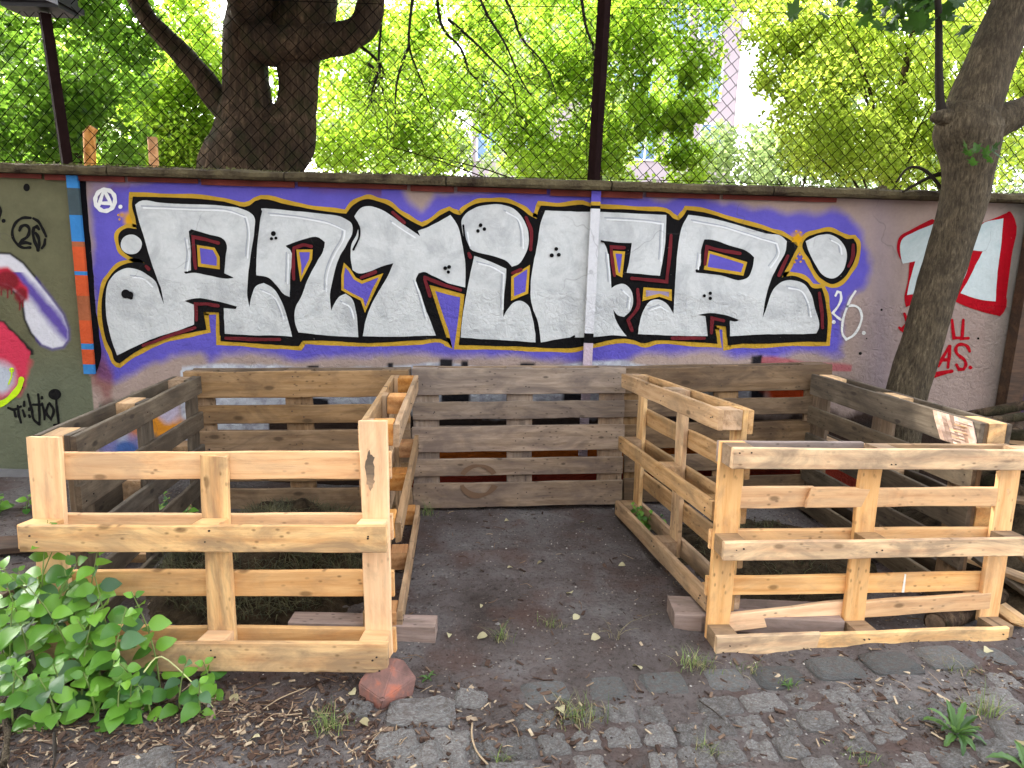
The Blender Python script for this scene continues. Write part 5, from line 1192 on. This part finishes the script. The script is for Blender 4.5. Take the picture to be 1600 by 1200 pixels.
tag(blades('grass_cuttings', heap_pts(0, .46, .46, 900, .11), .06, CUT, h2_, .0028, 1.6, 3, 4), kind='stuff')
# ------------------------------------------------------------------ litter
def inyard(): 
    while True:
        x_, y_ = R.uniform(-2.6, 2.6), R.uniform(1.35, 3.9)
        return x_, y_
def litter(name, n, gen, mat):
    V = []; Fc = []
    for _ in range(n):
        v, f = gen(); b0 = len(V); V += v; Fc += [tuple(i + b0 for i in ff) for ff in f]
    return tag(mesh(name, V, Fc, mat), kind='stuff')
def chip():
    if R.random() < .6:
        x_, y_ = R.gauss(-.9, .65), R.gauss(1.82, .13)
    elif R.random() < .5: x_, y_ = R.gauss(1.6, .5), R.gauss(1.95, .2)
    else: x_, y_ = R.uniform(-2.6, 2.6), 1.4 + R.random() ** 1.5 * 2.3
    z_ = gz(x_, y_) + .004; a = R.uniform(0, 3.14); l = R.uniform(.003, .014) * R.choice([.6, 1, 1.5]); w = l * R.uniform(.12, .5); t = R.uniform(.001, .004)
    M__ = Matrix.Translation((x_, y_, z_)) @ Matrix.Rotation(a, 4, 'Z') @ Matrix.Rotation(R.uniform(-.4, .4), 4, 'X') @ Matrix.Rotation(R.uniform(-.3, .3), 4, 'Y')
    v = [M__ @ Vector(q) for q in ((-l, -w, 0), (l, -w * .5, 0), (l * .8, w, 0), (-l, w * .7, 0), (-l, -w, t), (l, -w * .5, t), (l * .8, w, t), (-l, w * .7, t))]
    return v, [(4, 5, 6, 7), (0, 4, 7, 3), (1, 2, 6, 5), (0, 1, 5, 4), (3, 7, 6, 2)]
def m_island(name, stops, rough=.9):
    N = NT(name); g = N.n('ShaderNodeNewGeometry'); c = N.ramp(g.outputs['Random Per Island'], stops); tc = N.n('ShaderNodeTexCoord').outputs['Object']
    c = N.mix(N.ramp(N.noise(tc, 80, 4), [(.4, .5), (.65, 0)]), c, N.mix(1.0, c, (.5, .45, .42), 'MULTIPLY')); return N.done(c, rough, None, .2)
litter('wood_chips', 4600, chip, m_island('chips', [(.0, L((52, 38, 30), 1)), (.45, L((80, 62, 52), 1)), (.8, L((116, 96, 80), 1)), (1., L((190, 172, 144), 1))]))
def twig():
    x_, y_ = (R.gauss(-1.0, .6), R.gauss(1.8, .14)) if R.random() < .6 else (R.uniform(-2.6, 2.6), R.uniform(1.5, 3.7)); z_ = gz(x_, y_) + .004
    l = R.uniform(.02, .075); a = R.uniform(0, 6.28); k = R.uniform(-.3, .3); r_ = R.uniform(.0008, .0019)
    pts = [Vector((x_, y_, z_)), Vector((x_ + math.cos(a) * l * .5, y_ + math.sin(a) * l * .5, z_ + R.uniform(0, .008))), Vector((x_ + math.cos(a + k) * l, y_ + math.sin(a + k) * l, z_ + R.uniform(-.002, .012)))]
    return tube(pts, [r_, r_, r_ * .6], 4)
litter('twig_litter', 520, twig, m_island('twigs', [(.0, L((70, 50, 38), 1)), (.5, L((120, 94, 70), 1)), (1., L((186, 164, 134), 1))]))
def pebble():
    x_, y_ = R.uniform(-2.4, 2.6), 1.4 + R.random() ** 1.3 * 2.4; s = R.uniform(.002, .006) * (2.2 if R.random() < .03 else 1); z_ = gz(x_, y_) + s * .3
    v = [Vector((x_ + dx * s * R.uniform(.7, 1.2), y_ + dy * s * R.uniform(.7, 1.2), z_ + dz * s * .7)) for dx, dy, dz in ((1, 0, 0), (0, 1, 0), (-1, 0, 0), (0, -1, 0), (0, 0, 1))]
    return v, [(0, 1, 4), (1, 2, 4), (2, 3, 4), (3, 0, 4)]
litter('pebbles', 3000, pebble, m_island('pebble', [(.0, L((56, 50, 48), 1)), (.6, L((98, 92, 88), 1)), (.93, L((130, 126, 122), 1)), (1., L((216, 210, 200), 1))]))
def clod():
    x_, y_ = R.uniform(-2.6, 2.6), 1.35 + R.random() ** 1.2 * 2.5; s = R.uniform(.002, .007); z_ = gz(x_, y_)
    v = [Vector((x_ + dx * s * R.uniform(.6, 1.3), y_ + dy * s * R.uniform(.6, 1.3), z_ + dz * s * R.uniform(.5, .9))) for dx, dy, dz in ((1, 0, 0), (0, 1, 0), (-1, 0, 0), (0, -1, 0), (0, 0, 1))]
    return v, [(0, 1, 4), (1, 2, 4), (2, 3, 4), (3, 0, 4)]
litter('soil_crumbs', 9000, clod, m_island('crumb', [(.0, L((66, 56, 51), 1)), (.6, L((90, 79, 74), 1)), (1., L((122, 112, 106), 1))]))
# pale fallen leaves one can pick out
DRY = m_leaf('leaf_fallen', L((150, 138, 100), 1), L((196, 188, 150), 1), (.3, .28, .15), .25, .7)
def ovate(seed, curl=.12, nseg=6):
    q = random.Random(seed); V = []; Fc = []
    for i in range(nseg + 1):
        t = i / nseg; w = .36 * (math.sin(math.pi * t ** .78)) ** .85 if 0 < t < 1 else 0
        z = -curl * (t - .35) ** 2 * 1.6
        V += [(-w * (1 + q.uniform(-.07, .07)), t - .5, z + w * .22), (0, t - .5, z), (w * (1 + q.uniform(-.07, .07)), t - .5, z + w * .22)]
    for i in range(nseg):
        a = i * 3; Fc += [(a, a + 1, a + 4, a + 3), (a + 1, a + 2, a + 5, a + 4)]
    me = bpy.data.meshes.new('leaf'); me.from_pydata(V, [], Fc); me.update(); me.polygons.foreach_set('use_smooth', [True] * len(me.polygons)); return me
DM = [ovate(k, .5) for k in range(3)]
for m in DM: m.materials.append(DRY)
for i, (px, py, s) in enumerate([(890, 928, .045), (753, 998, .045), (930, 1000, .045), (901, 965, .04), (702, 996, .03), (843, 883, .03), (996, 1043, .045), (875, 1114, .045), (797, 892, .03), (972, 886, .035), (573, 1132, .045), (550, 1085, .04), (366, 1092, .04), (792, 813, .03), (909, 815, .03), (1543, 1020, .045), (1595, 1165, .05), (396, 1155, .04), (752, 949, .02)]):
    p = GZ(px, py); o = obj('fallen_leaf', R.choice(DM)); o.location = (p.x, p.y, gz(p.x, p.y) + .010); o.rotation_euler = (R.uniform(-.5, .5), R.uniform(-.5, .5), R.uniform(0, 6)); o.scale = (s, s, s)
    tag(o, 'pale dry leaf fallen on the bare soil between and before the bins', 'leaf', 'pale leaves fallen on the soil')
def tuft(px, py, n, h, label, mat=GRASS, spread=.03, dry=.4, group='grass tufts in the soil'):
    p = GZ(px, py); root = tag(empty('grass_tuft', (p.x, p.y, gz(p.x, p.y))), label, 'grass', group)
    pts = [(R.gauss(0, spread), R.gauss(0, spread * .6), 0) for _ in range(n)]
    tag(blades('green_blades', pts[:int(n * (1 - dry))], h, mat, root, .0016, .9, 4, int(px)), kind='stuff')
    if dry > 0: tag(blades('dry_blades', pts[int(n * (1 - dry)):], h * .8, DRYG, root, .0014, 1.3, 4, int(py)), kind='stuff')
tuft(784, 1000, 46, .075, 'grass tuft left of centre in the open bay', spread=.018)
tuft(858, 978, 40, .06, 'short grass tuft in the middle of the open bay', spread=.025)
tuft(962, 1002, 8, .17, 'sparse tuft of long bent grass stalks in front of the open bay', DRYG, .01, .5)
tuft(1085, 1045, 90, .07, 'dense grass tuft at the left corner of the right front pallet', spread=.035)
tuft(518, 1140, 60, .08, 'grass tuft left of the red stone', spread=.03, dry=.2)
tuft(900, 1130, 80, .085, 'wide grass tuft between the slabs at the bottom centre', spread=.04)
tuft(1170, 1045, 40, .04, 'small grass tuft below the right front pallet edge', spread=.03)
tuft(1105, 1172, 34, .06, 'small grass tuft between cobbles near the bottom edge', spread=.02)
tuft(1540, 1120, 60, .09, 'grass tuft beside the dandelion', spread=.03)
tuft(1498, 1050, 50, .06, 'grass tuft below the right end of the front pallet', spread=.05, dry=.5)
tuft(1342, 1178, 50, .025, 'low mossy tuft between cobbles at the bottom right', spread=.03, dry=.1)
tuft(1235, 1068, 26, .03, 'tiny tuft in the joint below the left slab', spread=.02, dry=.1)
tuft(785, 1192, 24, .04, 'bright green tuft at the bottom edge left of centre', spread=.015, dry=0)
tuft(668, 805, 40, .09, 'grass at the left foot of the middle pallet', spread=.03, dry=.2)
tuft(965, 790, 30, .08, 'grass at the right foot of the middle pallet', spread=.02, dry=.2)
# long leaves of the rosette weed
WEED = m_leaf('weed_leaf', L((50, 82, 34), 1), L((86, 120, 56), 1), (.18, .3, .08), .4, .45)
def strapleaf(l, w, seed, droop=.5, tooth=.25):
    V = []; Fc = []; n = 9; q = random.Random(seed)
    for i in range(n + 1):
        t = i / n; ww = w * (math.sin(math.pi * min(1, t * .85 + .12))) * (1 + tooth * (1 if i % 2 else -1) * q.uniform(.5, 1)); ww = 0 if i == n else ww
        c = (l * t * (1 - .2 * t), 0, l * (.75 * t - droop * 1.5 * t * t))
        V += [(c[0], -ww, c[2] + ww * .4), (c[0], 0, c[2]), (c[0], ww, c[2] + ww * .4)]
    for i in range(n): a = 3 * i; Fc += [(a, a + 1, a + 4, a + 3), (a + 1, a + 2, a + 5, a + 4)]
    me = bpy.data.meshes.new('leaf'); me.from_pydata(V, [], Fc); me.update(); me.materials.append(WEED); return me
def rosette(px, py, n, l, label, seed):
    p = GZ(px, py); root = tag(empty('weed', (p.x, p.y, gz(p.x, p.y) + .005)), label, 'weed'); q = random.Random(seed)
    for k in range(n):
        o = obj('leaf', strapleaf(l * q.uniform(.6, 1.1), l * .085, seed + k, q.uniform(.25, .6)), None, root); o.rotation_euler = (q.uniform(-.2, .2), q.uniform(-.5, .2), 6.283 * k / n + q.uniform(-.3, .3))
rosette(1492, 1150, 17, .125, 'dandelion-like weed with long toothed leaves on the cobbles at lower right', 5)
rosette(1602, 1210, 8, .15, 'bright long-leaved weed cut by the lower right corner of the frame', 15)
rosette(1232, 1072, 6, .04, 'tiny weed in the joint below the right front pallet', 25)
for i, (px, py, s) in enumerate([(668, 1062, .05)]): rosette(px, py, 6, s, 'tiny two-tone seedling right of the red stone', 40)

# ------------------------------------------------------------------ leafy shrub
SHL = m_leaf('shrub_leaf', L((58, 106, 36), 1), L((122, 172, 58), 1), (.30, .50, .07), .32, .42, True)
SHL2 = m_leaf('shrub_leaf_dull', L((58, 92, 58), 1), L((92, 128, 84), 1), (.18, .32, .1), .3, .5, True)
OM = [ovate(50 + k, .28, 7) for k in range(5)]
for k, m in enumerate(OM): m.materials.append(SHL if k < 4 else SHL2)
STEM = m_plain('shrub_stem', L((108, 124, 66), 1), .7)
shrub = tag(empty('leafy_shrub', (-1.3, 1.78, 0)), 'bright green leafy shrub growing over the lower left corner of the pallet bin', 'shrub')
so_ = shrub.location.copy(); cnt = 0
def shoot(x_, y_, h, ln, n, s0, seed, cap=300, root=None, rob=None):
    global cnt
    root = root or shrub; rob = so_ if rob is None else rob
    q = random.Random(seed); az = q.uniform(0, 6.28) if ln[1] is None else ln[1]; d = Vector((math.cos(az), math.sin(az), 0)) * ln[0]
    b0 = Vector((x_, y_, gz(x_, y_) - .01)) - rob
    pts = [b0 + d * h * t * t + Vector((0, 0, h * (t - .25 * ln[0] * t * t))) for t in (0, .25, .5, .75, 1)]
    S, rr = smoothline(pts, [.0035, .003, .0026, .002, .0012], 3); m = MB(); m.tube(S, rr, 5); m.build('stem', STEM, root)
    a0 = q.uniform(0, 3.14)
    for k in range(n):
        t = .22 + .78 * k / (n - 1); i = min(len(S) - 1, int(t * (len(S) - 1))); P_ = S[i]; a = a0 + (k % 2) * 1.57 + q.uniform(-.25, .25)
        sc = s0 * (1.0 if k < n - 2 else (.75 if k == n - 2 else .5)) * q.uniform(.8, 1.15)
        for sd in (0, math.pi):
            if cnt >= cap: return
            az_ = a + sd; out = Vector((math.cos(az_), math.sin(az_), q.uniform(-.35, .35) + (.6 if k == n - 1 else 0))).normalized()
            nrm_ = Vector((q.uniform(-.4, .4), q.uniform(-1.5, -.3), .9)).normalized(); X_ = out.cross(nrm_).normalized(); Z_ = X_.cross(out).normalized()
            o = obj('leaf', q.choice(OM), None, root); c = P_ + out * sc * .58
            o.matrix_basis = Matrix(((X_.x * sc, out.x * sc, Z_.x * sc, c.x), (X_.y * sc, out.y * sc, Z_.y * sc, c.y), (X_.z * sc, out.z * sc, Z_.z * sc, c.z), (0, 0, 0, 1))); cnt += 1
SH_ = [(20, 1080, .30), (55, 1085, .36), (75, 1060, .42), (120, 1070, .40), (160, 1075, .28), (176, 1100, .30), (128, 1100, .34), (178, 1060, .38), (250, 1072, .34), (30, 1040, .34), (100, 1110, .22), (215, 1095, .20), (90, 1130, .17), (0, 1100, .26), (150, 1120, .15), (205, 1120, .14), (60, 1125, .2), (130, 1060, .36), (10, 1060, .36), (70, 1050, .50), (100, 1055, .46), (45, 1055, .45), (140, 1050, .44), (20, 1130, .2), (235, 1110, .13), (280, 1105, .16), (312, 1112, .12), (330, 1080, .12), (185, 1130, .12)]
shrub2 = tag(empty('leafy_shrub', (-1.0, 1.8, 0)), 'lower sprawling green shoots at the right end of the leafy shrub', 'shrub'); left_n = 0
SH_.sort(key=lambda t: t[0])
for i, (px, py, h) in enumerate(SH_):
    if px >= 176 and left_n == 0: left_n = 1; cnt = 0
    if px >= 176: p = GZ(px, py); shoot(p.x, p.y, h * 1.12, (R.uniform(.1, .35), None), 7 if h > .25 else (5 if h > .16 else 4), .080 if h > .2 else .068, 300 + i, 300, shrub2, Vector((-1.0, 1.8, 0))); continue
    p = GZ(px, py); shoot(p.x, p.y, h * 1.12, (R.uniform(.1, .35), None), 7 if h > .25 else (5 if h > .16 else 4), .080 if h > .2 else .068, 300 + i)
# arching bare runner
m = MB(); pts = [GZ(225, 1050, .19), GZ(252, 1026, .15), GZ(300, 1066, .09), GZ(333, 1105, .01)]; m.tube([q - so_ for q in pts], [.0022, .0022, .0018, .0012], 5, 0, 1, 4); m.build('runner', m_plain('pale_runner', L((186, 190, 130), 1)), shrub)
# cut stumps among the shrub
for i, (px0, py0, px1, py1, r_, lab) in enumerate([(42, 1050, 30, 985, .017, 'sawn grey stub standing among the shrub at the left edge'), (60, 1085, 46, 1020, .012, 'thinner sawn stub in front of the shrub'), (150, 1020, 138, 960, .02, 'short brown stump hidden behind the shrub leaves')]):
    a = GZ(px0, py0); b_ = PY(px1, py1, a.y - .01); log(lab, (a.x, a.y, -.02), b_, r_, BARK2, None, 'cut_stub', 'stub')
for i, (pts, lab) in enumerate([([(8, 1120), (12, 1150), (10, 1180), (6, 1200)], 'thick brown root at the lower left edge'), ([(0, 1195), (14, 1140), (22, 1100)], 'thin crossing root at the lower left edge'), ([(85, 1150), (86, 1180), (84, 1205)], 'thin upright twig lying below the shrub')]):
    P_ = [GZ(a, b_) + Vector((0, 0, .01)) for a, b_ in pts]; m = MB(); q0 = P_[0].copy(); m.tube([q - q0 for q in P_], [.009 if i == 0 else .004] * len(P_), 7, .002, 30, 3); o = m.build('root', TWIG if i else BARK2, None, True); o.location = q0; tag(o, lab, 'root')
for i, (pts, r_, lab) in enumerate([([(738, 1135), (737, 1155), (745, 1180), (762, 1200)], .003, 'curved thin twig at the bottom edge left of centre'), ([(412, 1113), (440, 1095), (478, 1080)], .002, 'bent pale straw in front of the left bin'), ([(412, 1120), (440, 1123), (472, 1120)], .0022, 'straight pale stick in front of the left bin'), ([(1495, 1035), (1510, 1080), (1532, 1130)], .0018, 'long straw crossing the soil left of the dandelion'), ([(475, 1058), (490, 1052), (508, 1047)], .003, 'pale twig against the foot of the front left pallet'), ([(1092, 1100), (1115, 1116), (1130, 1130)], .002, 'dark twig lying across the cobbles')]):
    P_ = [GZ(a, b_) + Vector((0, 0, .012)) for a, b_ in pts]; q0 = P_[0].copy(); m = MB(); m.tube([q - q0 for q in P_], [r_] * len(P_), 6, 0, 1, 3); o = m.build('twig', m_plain('twig_%d' % i, L((150, 130, 104), 1) if i != 5 else L((50, 40, 32), 1)), None, True); o.location = q0; tag(o, lab, 'twig', 'loose twigs on the ground')
# weeds by the wall on the left and inside the bins
def bush(px, py, y, n, s, h, lab, seed):
    global cnt
    p = PY(px, py, y); root = tag(empty('low_weed', (p.x, y, 0)), lab, 'weed'); cnt = 0; q = random.Random(seed)
    for i in range(n): shoot(p.x + q.uniform(-.1, .1), y + q.uniform(-.06, .06), h * q.uniform(.6, 1.2), (.4, None), 4, s, seed + i, 60, root, Vector((p.x, y, 0)))
bush(4, 800, 3.3, 6, .055, .14, 'green weeds at the foot of the wall on the left edge', 71)
bush(-2, 840, 2.5, 4, .07, .12, 'broad-leaved weed left of the left bin', 75)
bush(1010, 770, 3.45, 6, .05, .16, 'green weeds growing behind the slats of the bay-side right pallet', 81)
bush(275, 770, 3.35, 3, .05, .12, 'weed behind the far corner of the left bin', 91)
plank('old_board', 'flat brown board lying left of the left bin', (-2.28, 2.42, .06), .62, .16, .03, (.05, .02, -.1), 'brown', 'board')
plank('old_board', 'dark board behind the flat one left of the left bin', (-2.35, 2.85, .07), .7, .12, .03, (.08, -.03, .15), 'rot', 'board')
o = rock('dark_stone', (.09, .06, .04), 3, STONE, None); p = GZ(15, 925); o.location = (p.x, p.y, .03); tag(o, 'dark flat stone behind the shrub at the left edge', 'stone')
